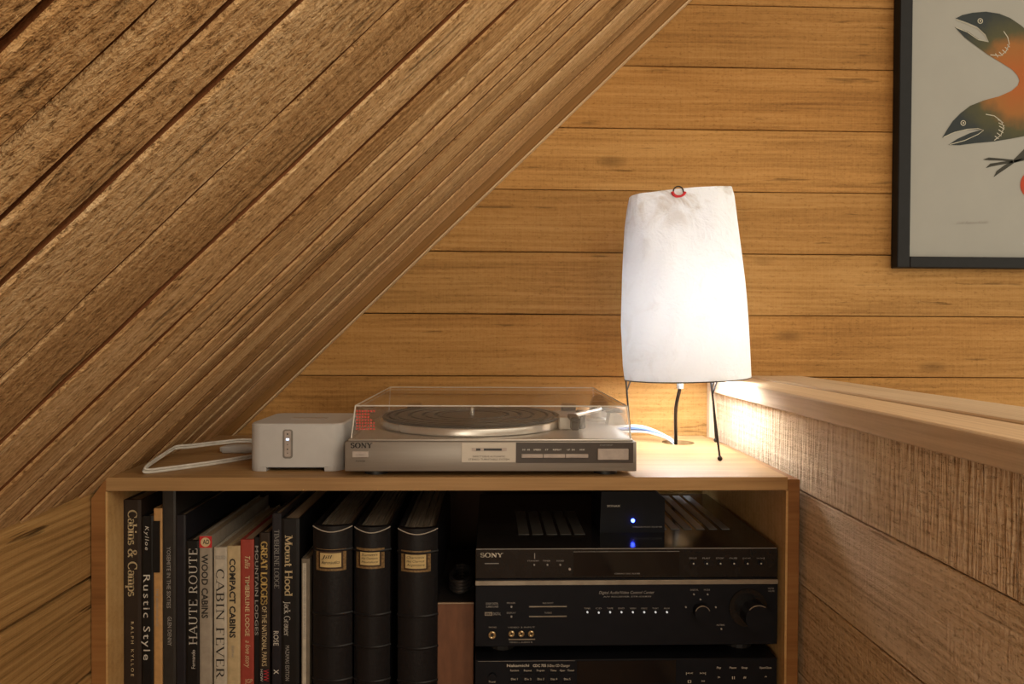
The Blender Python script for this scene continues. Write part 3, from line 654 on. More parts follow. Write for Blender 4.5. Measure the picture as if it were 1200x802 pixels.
# its cords at the left
M['white_cable'] = pbr('white_cable', (0.62, 0.60, 0.56), 0.45)
zc = ZT + 0.0022
pts = [(-0.30, 1.165, zc), (-0.36, 1.152, zc), (-0.392, 1.09, zc), (-0.43, 1.04, zc), (-0.47, 1.0, zc), (-0.490, 0.985, zc), (-0.496, 0.986, zc + 0.003), (-0.500, 1.02, zc + 0.007), (-0.503, 1.085, zc + 0.014), (-0.500, 1.10, zc + 0.015), (-0.488, 1.115, zc + 0.014), (-0.455, 1.15, zc + 0.014), (-0.42, 1.185, zc + 0.012), (-0.34, 1.195, zc + 0.003), (-0.28, 1.2, zc)]
cd = build('power_cord', tube(BM(), catmull(pts, 6), 0.0019, 8), M['white_cable'], origin=(-0.45, 1.05, ZT), smooth=True)
tag(cd, 'thin white twin cord looped at the left end of the cabinet top', 'cord')
pts2 = [(p[0] + 0.001, p[1] + 0.0012, p[2] + 0.0038) for p in pts]
build('second_strand', tube(BM(), catmull(pts2, 6), 0.0017, 8), M['white_cable'], cd, smooth=True)
ad = thing('plug_adapter', (-0.40, 1.165, ZT), 'small white plug adapter lying behind the streaming box', 'adapter')
build('body', box(BM(), -0.452, -0.36, 1.150, 1.178, ZT, ZT + 0.012, 0.003, 2), M['white_pl'], ad, smooth=True)
build('plug_face', box(BM(), -0.456, -0.4521, 1.155, 1.173, ZT + 0.002, ZT + 0.010, 0.001), M['white_cable'], ad)

# ------------------------------------------------------------------ lamp
LX, LY = 0.342, 1.20
lamp = thing('table_lamp', (LX, LY, ZT), 'glowing white paper table lamp on thin dark wire legs', 'lamp')
def shade_paper():
    t = NT('crinkled_white_paper')
    co = t.n('ShaderNodeTexCoord').outputs['Object']
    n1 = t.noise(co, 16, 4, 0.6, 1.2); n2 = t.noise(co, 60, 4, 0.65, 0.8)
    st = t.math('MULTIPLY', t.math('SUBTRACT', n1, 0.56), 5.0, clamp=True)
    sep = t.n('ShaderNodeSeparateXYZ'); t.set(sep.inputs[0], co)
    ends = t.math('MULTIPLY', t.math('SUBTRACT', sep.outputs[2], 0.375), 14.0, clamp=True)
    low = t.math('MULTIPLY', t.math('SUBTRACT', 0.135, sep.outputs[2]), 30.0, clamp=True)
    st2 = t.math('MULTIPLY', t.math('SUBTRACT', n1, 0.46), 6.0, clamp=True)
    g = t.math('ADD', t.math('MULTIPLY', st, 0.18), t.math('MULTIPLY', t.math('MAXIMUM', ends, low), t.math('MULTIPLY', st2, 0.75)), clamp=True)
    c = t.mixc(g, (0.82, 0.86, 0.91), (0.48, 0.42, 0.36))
    bp = t.bump(t.math('ADD', t.math('MULTIPLY', n1, 2.0), n2), 0.004, 0.6)
    df = t.n('ShaderNodeBsdfDiffuse'); t.set(df.inputs[0], c); t.set(df.inputs['Normal'], bp)
    tl = t.n('ShaderNodeBsdfTranslucent'); t.set(tl.inputs[0], c); t.set(tl.inputs['Normal'], bp)
    mx = t.n('ShaderNodeMixShader'); mx.inputs[0].default_value = 0.036
    t.t.links.new(df.outputs[0], mx.inputs[1]); t.t.links.new(tl.outputs[0], mx.inputs[2]); t.t.links.new(mx.outputs[0], t.out.inputs[0])
    return t.m
M['shade'] = shade_paper()
M['wire'] = pbr('dark_steel_wire', (0.045, 0.036, 0.030), 0.35, 0.7)
M['socket'] = pbr('chrome_socket', (0.7, 0.72, 0.74), 0.25, 0.9)
def interp(tab, v):
    for (a, x), (b, y) in zip(tab, tab[1:]):
        if v <= b: return x + (y - x) * (v - a) / (b - a)
    return tab[-1][1]
Lt = [(0, 733), (0.08, 731), (0.30, 729), (0.58, 730.5), (0.84, 733), (0.93, 735), (1.0, 738)]
Rt = [(0, 876), (0.2, 873.5), (0.5, 868.5), (0.82, 861), (0.95, 858.5), (1.0, 856)]
bm = BM(); NS, NA = 40, 72; rings = []
for i in range(NS + 1):
    t = i / NS
    lp_ = W(interp(Lt, t), 445.5 + (231 - 445.5) * t, LY); rp_ = W(interp(Rt, t), 440.5 + (221 - 440.5) * t, LY)
    cxx = (lp_.x + rp_.x) / 2; a = (rp_.x - lp_.x) / 2; b = 0.104 - 0.066 * t ** 2.2
    ring = []
    for k in range(NA):
        an = 2 * PI * k / NA; c, s_ = math.cos(an), math.sin(an); e = 1.0 - 0.25 * t
        ux = math.copysign(abs(c) ** e, c); uy = math.copysign(abs(s_) ** e, s_)
        zz = lp_.z + (rp_.z - lp_.z) * (ux + 1) / 2
        wob = 0.0012 * math.sin(5 * an + 9 * t) * (0.4 + t) + 0.0008 * math.sin(13 * an - 17 * t)
        ring.append(bm.verts.new((cxx + (a + (wob if abs(c) < .9 else 0)) * ux, LY + (b + wob) * uy, zz)))
    rings.append(ring)
for A, B in zip(rings, rings[1:]):
    for k in range(NA): bm.faces.new((A[k], A[(k + 1) % NA], B[(k + 1) % NA], B[k]))
bm.faces.new(rings[-1])
rim = [v.co.copy() for v in rings[0]]; topc = sum((v.co for v in rings[-1]), Vector()) / NA
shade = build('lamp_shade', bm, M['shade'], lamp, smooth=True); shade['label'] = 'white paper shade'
build('rim_wire', tube(BM(), [p + Vector((0, 0, -0.0006)) for p in rim], 0.0010, 6, closed=True), M['wire'], shade, smooth=True)
p = W(795, 225, LY - 0.042)
build('hanging_loop', tube(BM(), [(p.x + 0.0085 * math.cos(math.radians(a)), LY - 0.0415, p.z + 0.001 + 0.0085 * math.sin(math.radians(a))) for a in range(-30, 211, 15)], 0.0013, 8), M['wire'], shade, smooth=True)
build('red_thread', tube(BM(), [(p.x + 0.011 * math.cos(math.radians(a)), LY - 0.0435, p.z + 0.0015 + 0.010 * math.sin(math.radians(a))) for a in range(190, 351, 10)], 0.0026, 8), pbr('red_thread', (0.62, 0.02, 0.03), 0.6), shade, smooth=True)
FEET = [Vector((0.3658, 1.083, ZT)), Vector((0.421, 1.270, ZT)), Vector((0.252, 1.228, ZT))]
for f in FEET:
    d = Vector((f.x - LX, f.y - LY, 0)).normalized()
    best = min(rim, key=lambda q: (Vector((q.x - LX, q.y - LY, 0)).normalized() - d).length)
    tp = best.copy(); tp.x += (LX - tp.x) * 0.16 if f.x > 0.3 else 0; tp.y += (LY - tp.y) * 0.16
    lg = build('leg', tube(BM(), [tp, (f.x, f.y, ZT + 0.004)], 0.0017, 8), M['wire'], lamp, smooth=True)
    build('foot', ball(BM(), (f.x, f.y, ZT + 0.0042), 0.0042, 12), M['wire'], lg, smooth=True)
    build('leg_brace', tube(BM(), [tp + Vector((0.010, 0, 0)), tp * 0.82 + Vector((f.x, f.y, ZT)) * 0.18], 0.0013, 6), M['wire'], lg, smooth=True)
sk0 = W(797, 449, LY)
build('socket', cyl(BM(), (sk0.x, LY, sk0.z - 0.010), (sk0.x, LY, sk0.z + 0.03), 0.0062, n=18), M['socket'], lamp, smooth=True)
sp = [(sk0.x, LY, sk0.z + 0.028)]
for k, f in enumerate(FEET):
    build('spider_wire', tube(BM(), [(sk0.x, LY, sk0.z + 0.01), min(rim, key=lambda q: (q - f).length)], 0.0012, 6), M['wire'], lamp, smooth=True)
build('bulb', lathe(BM(), (sk0.x, LY, sk0.z + 0.03), [(0, 0), (0.012, 0), (0.014, 0.02), (0.021, 0.05), (0.022, 0.085), (0.021, 0.135), (0.012, 0.150), (0, 0.154)], 20), emit('bulb_glow', (1.0, 0.98, 0.96), 37.0), lamp, smooth=True)
cord = build('lamp_cord', tube(BM(), catmull([(sk0.x, LY, sk0.z - 0.008), (sk0.x - 0.002, LY + 0.02, sk0.z - 0.05), (HOLE[0] - 0.006, HOLE[1] - 0.008, ZT + 0.006), (HOLE[0] - 0.006, HOLE[1] - 0.004, ZT - 0.03), (HOLE[0], HOLE[1] + 0.03, ZT - 0.08)], 8), 0.0032, 10), M['wire'], lamp, smooth=True)
# cables running into the round hole
M['blue_cable'] = pbr('blue_cable', (0.10, 0.17, 0.38), 0.45)
for nm, mt, dz, dy, lab in (('white_cable', M['white_cable'], 0.010, 0.012, 'thicker white cable arching into the round cable hole'),
                            ('blue_cable', M['blue_cable'], 0.007, 0.002, 'dark blue cable between white ones at the cable hole'),
                            ('white_cable', M['white_cable'], 0.004, -0.016, 'thin white cable nearest the lamp foot at the cable hole')):
    a = catmull([(0.200, 1.338 + dy * 0.1, ZT + 0.006 + dz * .5), (0.25, 1.302 + dy, ZT + 0.013 + dz), (0.29, 1.291 + dy, ZT + 0.014 + dz), (HOLE[0] - 0.030 + dz, 1.278 + dy, ZT + 0.009), (HOLE[0] - 0.014 + dz, 1.272 + dy * .8, ZT - 0.006), (HOLE[0] - 0.006 + dz, 1.271 + dy * .6, ZT - 0.05)], 6)
    c = build(nm, tube(BM(), a, 0.0034 if nm == 'blue_cable' or dz > 0.008 else 0.0022, 8), mt, origin=(0.29, 1.31, ZT), smooth=True)
    tag(c, lab, 'cable')

# ------------------------------------------------------------------ framed print
M['frame'] = pbr('black_frame', (0.012, 0.013, 0.016), 0.5, spec=0.2)
M['paper'] = pbr('print_paper', (0.34, 0.35, 0.34), 0.8, var=0.04, scale=8)
pic = thing('framed_print', (1.1, YB - 0.012, 0.13), 'black framed print of two-headed fish on the back wall', 'picture')
PF = YB - 0.024
fa = W(1051.5, 313.5, PF); fx0, fz0 = fa.x, fa.z; fx1, fz1 = fx0 + 0.62, fz0 + 0.78; fw = 0.026
for a in ((fx0, fx0 + fw, fz0, fz1), (fx1 - fw, fx1, fz0, fz1), (fx0 + fw, fx1 - fw, fz0, fz0 + fw * 0.86), (fx0 + fw, fx1 - fw, fz1 - fw, fz1)):
    build('frame_side', box(BM(), a[0], a[1], PF, YB - 0.001, a[2], a[3], 0.0015), M['frame'], pic)
PP = YB - 0.012
pr = build('print', box(BM(), fx0 + fw - 0.002, fx1 - fw + 0.002, PP, PP + 0.003, fz0 + 0.02, fz1 - 0.02), M['paper'], pic)
def fish_ink():
    t = NT('fish_ink'); co = t.n('ShaderNodeTexCoord').outputs['Object']
    cpt = W(1040 + .312 * 495, .312 * 300, PP) - ORG[pic.name]
    d = t.n('ShaderNodeVectorMath', operation='DISTANCE'); t.set(d.inputs[0], co); d.inputs[1].default_value = cpt
    f = t.math('ADD', t.math('MULTIPLY', d.outputs['Value'], 5.6), t.math('MULTIPLY', t.math('SUBTRACT', t.noise(co, 30, 3), 0.5), 0.25))
    c = t.ramp(f, [(0.10, (0.36, 0.10, 0.016)), (0.38, (0.30, 0.12, 0.025)), (0.56, (0.07, 0.07, 0.03)), (0.8, (0.020, 0.030, 0.036))])
    t.principled(c, 0.8); return t.m
def FPt(cx, cy, d=0.0006):
    p = W(1040 + .312 * cx, .312 * cy, PP); p.y = PP - d; return p
outline = [(255, 70), (280, 57), (320, 48), (370, 44), (420, 52), (460, 68), (500, 95), (540, 130), (580, 185), (606, 250), (616, 320), (610, 390), (596, 450), (560, 500), (513, 512), (460, 522), (400, 532), (330, 538), (270, 546), (228, 545), (262, 522), (310, 500), (352, 488), (290, 488), (240, 500), (205, 518), (222, 490), (245, 455), (275, 425), (310, 398), (360, 378), (420, 362), (465, 342), (488, 322), (495, 303), (488, 285), (470, 264), (430, 238), (380, 208), (330, 172), (290, 142), (252, 102), (300, 118), (345, 150), (380, 158), (368, 130), (335, 100), (300, 85)]
bm = BM(); bm.faces.new([bm.verts.new(FPt(*q)) for q in outline]); bm.normal_update(); bmesh.ops.triangulate(bm, faces=bm.faces)
build_flat('fish_shape', bm, fish_ink(), pr)
M['fishline'] = pbr('pale_line', (0.50, 0.49, 0.42), 0.8)
M['claw'] = pbr('claw_ink', (0.035, 0.036, 0.030), 0.8)
def stroke(name, pts, w, mat, d=0.0010):
    pts = [FPt(*q, d) for q in pts]; bm = BM(); L_ = []; R_ = []
    for i, p in enumerate(pts):
        t = (pts[min(i + 1, len(pts) - 1)] - pts[max(i - 1, 0)]).normalized(); nrm = Vector((-t.z, 0, t.x)) * w / 2
        L_.append(bm.verts.new(p + nrm)); R_.append(bm.verts.new(p - nrm))
    for i in range(len(pts) - 1): bm.faces.new((L_[i], L_[i + 1], R_[i + 1], R_[i]))
    return build_flat(name, bm, mat, pr)
stroke('jaw_line', [(258, 74), (300, 90), (340, 108), (365, 132), (378, 158), (340, 150), (300, 122), (256, 104)], 0.0014, M['fishline'])
stroke('jaw_line', [(210, 516), (250, 498), (300, 486), (340, 484), (360, 490), (340, 505), (290, 528), (232, 544)], 0.0014, M['fishline'])
for pts in ([(435, 118), (450, 140), (456, 165), (445, 192), (425, 210), (385, 207)], [(368, 430), (400, 436), (425, 455), (436, 480), (425, 508), (400, 528)]):
    stroke('gill_line', pts, 0.0016, M['fishline'])
bm_g = [((448, 168), (458, 178)), ((440, 178), (452, 188)), ((430, 188), (444, 200)), ((418, 196), (432, 210)), ((404, 202), (414, 216))]
bm_g += [((414, 450), (434, 462)), ((416, 462), (438, 474)), ((418, 474), (438, 486)), ((416, 488), (434, 500)), ((410, 500), (426, 512)), ((402, 512), (416, 522))]
for a, b in bm_g: stroke('gill_stripe', [a, b], 0.0016, M['fishline'])
for ex, ey in ((347, 80), (283, 463)):
    c = FPt(ex, ey, 0.0012)
    for r, mt, d in ((0.0056, M['fishline'], 0), (0.0040, M['claw'], 0.0003), (0.0018, M['fishline'], 0.0006)):
        bm = BM(); bm.faces.new([bm.verts.new(c + Vector((r * math.cos(2 * PI * k / 20), -d, r * math.sin(2 * PI * k / 20)))) for k in range(20)]); build_flat('eye_ring', bm, mt, pr)
for poly in ([(470, 603), (513, 560), (580, 500), (600, 510), (530, 585), (480, 612)], [(358, 600), (380, 592), (430, 596), (470, 600), (470, 610), (430, 604), (380, 603)], [(368, 632), (385, 615), (430, 608), (470, 604), (472, 612), (432, 618), (390, 626)], [(398, 666), (410, 642), (440, 620), (468, 606), (476, 612), (445, 634), (418, 652)], [(472, 604), (530, 590), (590, 560), (590, 572), (520, 602), (474, 612)]):
    bm = BM(); bm.faces.new([bm.verts.new(FPt(*q)) for q in poly]); bm.normal_update(); bmesh.ops.triangulate(bm, faces=bm.faces); build_flat('claw', bm, M['claw'], pr)
bm = BM(); bm.faces.new([bm.verts.new(FPt(530 + 32 * math.cos(2 * PI * k / 24), 695 + 45 * math.sin(2 * PI * k / 24))) for k in range(24)]); build_flat('red_shape', bm, pbr('red_ink', (0.42, 0.05, 0.015), 0.8), pr)
a = W(1121, 263, PP); lettering(pr, 'Fish Raven Kioki', (a.x, PP - 0.0006, a.z), (1, 0, 0.04), (0, 0, 1), W(1158, 263, PP).x - a.x, 0.0055, M['ink_grey'], shear=0.3)

# ------------------------------------------------------------------ books
SHELF = -0.600
BY = 1.0
def cover_mat(name, c, rough=0.5): return pbr(name, c, rough, var=0.12, scale=90, bump=0.0002, spec=0.28)
M['pages'] = pbr('page_edges', (0.40, 0.31, 0.21), 0.8, var=0.2, scale=30, stretch=(40, 1, 1))
def book(name, px0, px1, py, depth, mat, label, cat='book', Y=BY, group='books standing in the cabinet', zbot=SHELF, rounded=0.0, pages=None, hard=0.003):
    a, b = W(px0, py, Y), W(px1, py, Y); x0, x1, zt = a.x, b.x, (a.z + b.z) / 2
    t = thing(name, ((x0 + x1) / 2, Y + depth / 2, zbot), label, cat, group)
    # cover: spine and two boards wrapped round the page block
    out = [(x0, Y + depth), (x0, Y + 0.001)]
    n = 6
    for k in range(n + 1):
        s = k / n; out.append((x0 + (x1 - x0) * s, Y - rounded * math.sin(PI * s) - (0.0008 if 0 < k < n else 0)))
    out += [(x1, Y + 0.001), (x1, Y + depth), (x1 - 0.0024, Y + depth), (x1 - 0.0024, Y + 0.0035), (x0 + 0.0024, Y + 0.0035), (x0 + 0.0024, Y + depth)]
    build('cover', prism(BM(), [(x, y, zbot) for x, y in out], (0, 0, zt - zbot)), mat, t)
    build('page_block', box(BM(), x0 + 0.0026, x1 - 0.0026, Y + 0.004, Y + depth - hard, zbot + hard, zt - hard), pages or M['pages'], t)
    return t
c_dkbrown = cover_mat('dark_brown_cloth', (0.030, 0.020, 0.015)); c_black = cover_mat('black_cover', (0.009, 0.009, 0.010), 0.4)
c_char = cover_mat('charcoal_cover', (0.034, 0.031, 0.029), 0.4); c_tan = cover_mat('tan_cover', (0.50, 0.29, 0.12))
c_grey = cover_mat('putty_grey_cover', (0.34, 0.30, 0.25)); c_white = cover_mat('off_white_cover', (0.50, 0.46, 0.39)); c_cream = cover_mat('cream_cover', (0.52, 0.41, 0.24))
c_red = cover_mat('brick_red_cover', (0.33, 0.055, 0.040)); c_navy = cover_mat('blue_black_cover', (0.018, 0.018, 0.024), 0.35)
TY = BY - 0.0014
k = book('book', 143.5, 165.5, 586, 0.26, c_dkbrown, 'dark brown book with cream title about cabins and camps, first from the cabinet side')
spine_text(k, 'Cabins & Camps', 150, 160.5, 598, 699, TY, M['ink_cream'], serif=True, thick=0.17)
spine_text(k, 'RALPH KYLLOE', 153.5, 156.8, 729, 793, TY, M['ink_cream'], space=1.6)
k = book('book', 166.4, 180, 605, 0.24, c_black, 'black book with thin white lettering between two brown books')
spine_text(k, 'Kylloe', 170, 174.5, 617, 645, TY, M['ink_white'], space=1.3, shear=0.2)
spine_text(k, 'Rustic Style', 168, 176, 674, 774, TY, M['ink_white'], space=1.25)
k = book('book', 180.3, 190, 596, 0.23, c_tan, 'slim tan book with a black band on its spine', Y=BY - 0.002)
build('spine_band', box(BM(), W(180.3, 640, BY - .002).x - 0.0002, W(188, 640, BY - .002).x, BY - 0.0050, BY - 0.0031, W(185, 670, BY).z, W(185, 610, BY).z), c_black, k)
spine_text(k, 'THE ADIRONDACK', 183, 185.5, 690, 735, BY - 0.0034, M['ink_grey'])
k = book('book', 190.5, 206, 571, 0.28, c_char, 'tallest book, charcoal grey with small pale capitals on its spine')
spine_text(k, 'YOSEMITE IN THE SIXTIES', 195.5, 200, 641, 713, TY, M['ink_grey'], bold=0.01)
spine_text(k, 'GLEN DENNY', 196.5, 201, 723, 757, TY, M['ink_grey'], bold=0.01)
k = book('book', 206.5, 217.5, 604, 0.27, c_navy, 'glossy black unmarked volume right of the tallest book')
k = book('book', 218, 233.8, 634, 0.23, c_black, 'black book with large white capitals reading upward')
spine_text(k, 'HAUTE ROUTE', 221.5, 231, 643, 756, TY, M['ink_white'], serif=True, thick=0.12, track=0.12, up=True)
spine_text(k, 'Fernando', 224.5, 228.5, 762, 784, TY, M['ink_white'], up=True)
k = book('book', 234.2, 248.6, 628, 0.25, c_grey, 'putty grey book with a red block at the head of its spine')
a, b = W(234.2, 642, BY), W(248.6, 628.4, BY)
rbk = build('red_block', box(BM(), a.x, b.x, BY - 0.0016, BY - 0.0006, a.z, b.z), pbr('signal_red', (0.55, 0.02, 0.025), 0.5), k)
p = W(241.4, 635.3, BY); bm = BM(); bm.faces.new([bm.verts.new((p.x + 0.0068 * math.cos(2 * PI * q / 24), BY - 0.0018, p.z + 0.0068 * math.sin(2 * PI * q / 24))) for q in range(24)]); build_flat('badge', bm, M['ink_cream'], rbk)
front_text(rbk, 'AD', 237.6, 245.2, 638, 632.6, BY - 0.0020, M['ink_black'], bold=0.02)
spine_text(k, 'WOOD CABINS', 236.4, 243.8, 650, 725, TY, M['ink_black'], bold=0.025)
k = book('book', 251, 266, 641.5, 0.24, c_white, 'off-white book with tall thin dark capitals')
front_text(k, 'ISSUED', 252.5, 264.5, 655.5, 651.5, TY, M['ink_grey'])
spine_text(k, 'CABIN FEVER', 253.5, 262.5, 667, 795, TY, M['ink_black'], serif=True, thick=0.13, track=0.1)
k = book('book', 266.4, 281.6, 640, 0.24, c_cream, 'cream book with heavy black capitals beside the red one')
spine_text(k, 'COMPACT CABINS', 269.2, 276, 655, 748, TY, M['ink_black'], bold=0.035)
spine_text(k, 'Gerald Rowan', 271.5, 274.5, 757, 771, TY, M['ink_grey'], shear=0.3)
k = book('book', 282, 297.6, 632.5, 0.23, c_red, 'brick red book, the only red spine in the row')
spine_text(k, 'Tallis', 287, 293, 652, 667, TY, M['ink_cream'], shear=0.3)
spine_text(k, 'TIMBERLINE LODGE', 287.4, 292.4, 675, 746, TY, M['ink_cream'], bold=0.01)
spine_text(k, 'a love story', 287.6, 293.6, 751, 783, TY, M['ink_cream'], shear=0.35)
front_text(k, 'JGP', 287, 296, 801, 796, TY, M['ink_cream'])
k = book('book', 298, 304, 630, 0.22, c_black, 'thin black book squeezed in after the red one')
spine_text(k, 'MOUNTAIN LODGES', 298.8, 302.6, 640, 745, TY, M['ink_grey'], bold=0.01)
k = book('book', 304.3, 316, 624.5, 0.24, c_dkbrown, 'dark book with gold capitals about great lodges')
spine_text(k, 'GREAT LODGES', 306, 313, 635, 709, TY, M['ink_gold'], serif=True, thick=0.22, thin=0.09)
spine_text(k, 'OF THE NATIONAL PARKS', 307, 312.5, 711, 781, TY, M['ink_cream'])
a, b = W(304.8, 801, BY), W(315.4, 783.5, BY)
em = build('emblem', box(BM(), a.x, b.x, BY - 0.0016, BY - 0.0006, a.z, b.z), c_navy, k)
spine_text(em, 'WW', 308.5, 315, 785, 799, BY - 0.0019, pbr('emblem_red', (0.5, 0.03, 0.04), 0.5))
spine_text(em, 'HOW', 305.2, 308, 785, 799, BY - 0.0019, M['ink_white'])
k = book('book', 319, 329.6, 602, 0.25, c_navy, 'slim black book with faint white capitals left of the thick black one')
spine_text(k, 'TIMBERLINE LODGE', 321.5, 327, 621, 690, TY, M['ink_grey'], serif=True, thick=0.12)
spine_text(k, 'ROSE', 320.5, 326.5, 740, 757, TY, M['ink_white'])
spine_text(k, 'X', 321, 326.5, 785, 790.5, TY, M['ink_white'], bold=0.03)
k = book('book', 330, 351, 608, 0.27, c_black, 'thick black book with a cream mountain title')
spine_text(k, 'Mount Hood', 334, 342.5, 628, 699, TY, M['ink_cream'], serif=True, thick=0.17, thin=0.08)
spine_text(k, 'Jack Grauer', 333, 340, 705, 746, TY, M['ink_white'], serif=True, thick=0.12)
spine_text(k, 'MAZAMAS EDITION', 334.5, 339, 757, 798, TY, M['ink_grey'])
k = book('book', 353.5, 363, 655, 0.20, cover_mat('stone_grey_cover', (0.17, 0.145, 0.115)), 'low grey booklet with a pale spine stripe beside the leather albums')
a, b = W(354.8, 802, BY), W(359.2, 660, BY)
st = build('spine_stripe', box(BM(), a.x, b.x, BY - 0.0017, BY - 0.0006, SHELF + 0.004, b.z), c_white, k)
spine_text(st, 'MOUNTAIN SHELTERS OF THE NORTHWEST', 355.8, 358, 666, 750, BY - 0.0020, M['ink_grey'])

# leather albums with framed labels
M['leather'] = pbr('black_leather', (0.009, 0.009, 0.011), 0.42, var=0.25, scale=180, bump=0.0004, spec=0.28)
M['stitch'] = pbr('pale_stitching', (0.42, 0.38, 0.33), 0.7)
M['old_gold'] = pbr('dull_gold_tooling', (0.24, 0.16, 0.075), 0.45, 0.4, var=0.5, scale=400)
M['label'] = pbr('cream_label', (0.60, 0.46, 0.22), 0.7)
M['album_page'] = pbr('album_pages', (0.26, 0.22, 0.17), 0.8, var=0.45, scale=22, stretch=(45, 1, 1))
def album(px0, px1, py, lx0, lx1, ly0, ly1, lines, label):
    Y = BY; a, b = W(px0, py, Y), W(px1, py, Y); x0, x1, zt = a.x, b.x, a.z; bul = 0.011; dep = 0.30
    t = thing('photo_album', ((x0 + x1) / 2, Y + dep / 2, SHELF), label, 'album', 'black leather albums')
    def yy(x):
        s = min(1, max(0, (x - x0) / (x1 - x0))); return Y - bul * math.sin(PI * s) ** 0.8
    n = 14; xs = [x0 + (x1 - x0) * k / n for k in range(n + 1)]
    out = [(x0, Y + dep)] + [(x, yy(x)) for x in xs] + [(x1, Y + dep), (x1 - 0.003, Y + dep), (x1 - 0.003, Y + 0.008)] + [(x, yy(x) + 0.006 + 0.004) for x in xs[::-1][1:-1]] + [(x0 + 0.003, Y + 0.008), (x0 + 0.003, Y + dep)]
    build('cover', prism(BM(), [(x, y, SHELF) for x, y in out], (0, 0, zt - SHELF)), M['leather'], t, smooth=True)
    # leaves: fanned, each with its own edge
    nl = 9
    for k in range(nl):
        xa = x0 + 0.005 + (x1 - x0 - 0.010) * k / nl; w = (x1 - x0 - 0.010) / nl * 0.86; lean = (random.random() - .5) * 0.004
        zz = zt - 0.007 - random.random() * 0.003
        pts = [(xa, Y + 0.012, SHELF + 0.004), (xa + w, Y + 0.012, SHELF + 0.004), (xa + w * .8 + lean, Y + dep - 0.01, SHELF + 0.004), (xa + lean, Y + dep - 0.01, SHELF + 0.004)]
        build('leaf', prism(BM(), pts, (0, 0, zz - SHELF - 0.004)), M['album_page'], t)
    build('stitching', tube(BM(), [(x, yy(x) - 0.0006, zt - 0.0018 - 0.006 * math.sin(PI * (x - x0) / (x1 - x0))) for x in xs], 0.0008, 6), M['stitch'], t, smooth=True)
    for zc_ in (0.035, 0.128, 0.175, 0.225):
        build('spine_band', tube(BM(), [(x, yy(x) + 0.0008, zt - zc_) for x in xs], 0.0024, 8), M['leather'], t, smooth=True)
    # label frame and card follow the rounded spine
    A, B = W(lx0, ly1, Y - bul), W(lx1, ly0, Y - bul)
    def patch(name, xa, xb, za, zb, off, mat, parent):
        bm = BM(); m = 10; F = []; G = []
        for k in range(m + 1):
            x = xa + (xb - xa) * k / m
            for zz, lst in ((za, F), (zb, G)): lst.append((x, yy(x) - off, zz))
        f = [bm.verts.new(p) for p in F]; g = [bm.verts.new(p) for p in G]
        f2 = [bm.verts.new((p[0], p[1] + off, p[2])) for p in F]; g2 = [bm.verts.new((p[0], p[1] + off, p[2])) for p in G]
        for k in range(m):
            bm.faces.new((f[k], f[k + 1], g[k + 1], g[k])); bm.faces.new((f[k], f2[k], f2[k + 1], f[k + 1])); bm.faces.new((g[k], g[k + 1], g2[k + 1], g2[k]))
        bm.faces.new((f[0], g[0], g2[0], f2[0])); bm.faces.new((f[m], f2[m], g2[m], g[m]))
        return build(name, bm, mat, parent)
    fr = patch('label_frame', A.x, B.x, A.z, B.z, 0.0010, M['old_gold'], t)
    patch('label_inset', A.x + 0.004, B.x - 0.004, A.z + 0.003, B.z - 0.003, 0.0013, pbr('dark_tooling', (0.05, 0.025, 0.012), 0.5), fr)
    ca, cb, cza, czb = A.x + 0.0065, B.x - 0.0065, A.z + 0.0055, B.z - 0.0055
    patch('label_card', ca, cb, cza, czb, 0.0016, M['label'], fr)
    nln = len(lines); hh = (czb - cza) / (nln + 0.6)
    for i, s in enumerate(lines):
        zb_ = czb - hh * (i + 1)
        lettering(fr, s, (ca + 0.002, 0, zb_), (1, 0, 0.02), (0, 0, 1), (cb - ca - 0.004) * (0.6 if len(s) < 6 else 1), hh * 0.62, M['ink_black'], shear=0.2, curve=lambda p: Vector((p.x, yy(p.x) - 0.0020, p.z)))
    return t
album(367, 413, 615, 369.5, 405, 644, 669.5, ['Jill', 'Aeronautics'], 'black leather album next to the low grey booklet, two handwritten lines on its label')
album(415.5, 457.5, 616, 416.5, 450, 643, 667, ['Summit', 'Hut Chamonix', 'Hauteluce'], 'middle one of the three black leather albums, light label')
album(466.5, 513, 618, 469.5, 504.5, 646, 671, ['Chamonix', 'Hut Charmoz', 'Argentiere'], 'black leather album nearest the brown box')

# brown box between albums and audio gear
bxa, bxb = W(511.5, 706.5, 1.005), W(560, 706.5, 1.005)
bb = thing('brown_box', ((bxa.x + bxb.x) / 2, 1.12, SHELF), 'plain reddish brown box standing between album and receiver', 'box')
M['brownbox'] = pbr('reddish_brown_board', (0.17, 0.072, 0.036), 0.6, var=0.2, scale=25, stretch=(4, 1, 1))
rxl = W(557, 700, 0.97).x - 0.003
build('body', box(BM(), bxa.x, rxl, 1.005, 1.25, SHELF, bxa.z - 0.002, 0.001), M['brownbox'], bb)
build('lid', box(BM(), bxa.x, rxl, 1.0062, 1.25, bxa.z - 0.002, bxa.z), M['black_pl'], bb)  # top coloured black to stand for the shade inside the cabinet
build('lid_edge', box(BM(), bxa.x - 0.0006, rxl, 1.0042, 1.0062, bxa.z - 0.002, bxa.z), pbr('pale_edge', (0.35, 0.26, 0.18), 0.6), bb)
# cables hanging behind it
zz0 = bxa.z
for i, (x, lab) in enumerate(((-0.047, 'black cable coil lying on top of the brown box'),)):
    pts = [(x + 0.016 * math.cos(t_ * 0.7), 1.06 + 0.034 * math.sin(t_ * 0.7), zz0 + 0.004 + 0.00055 * t_) for t_ in range(0, 40)]
    c = build('cable_coil', tube(BM(), catmull(pts, 3), 0.0032, 8), M['black_pl'], origin=(x, 1.06, zz0), smooth=True); tag(c, lab, 'cable')
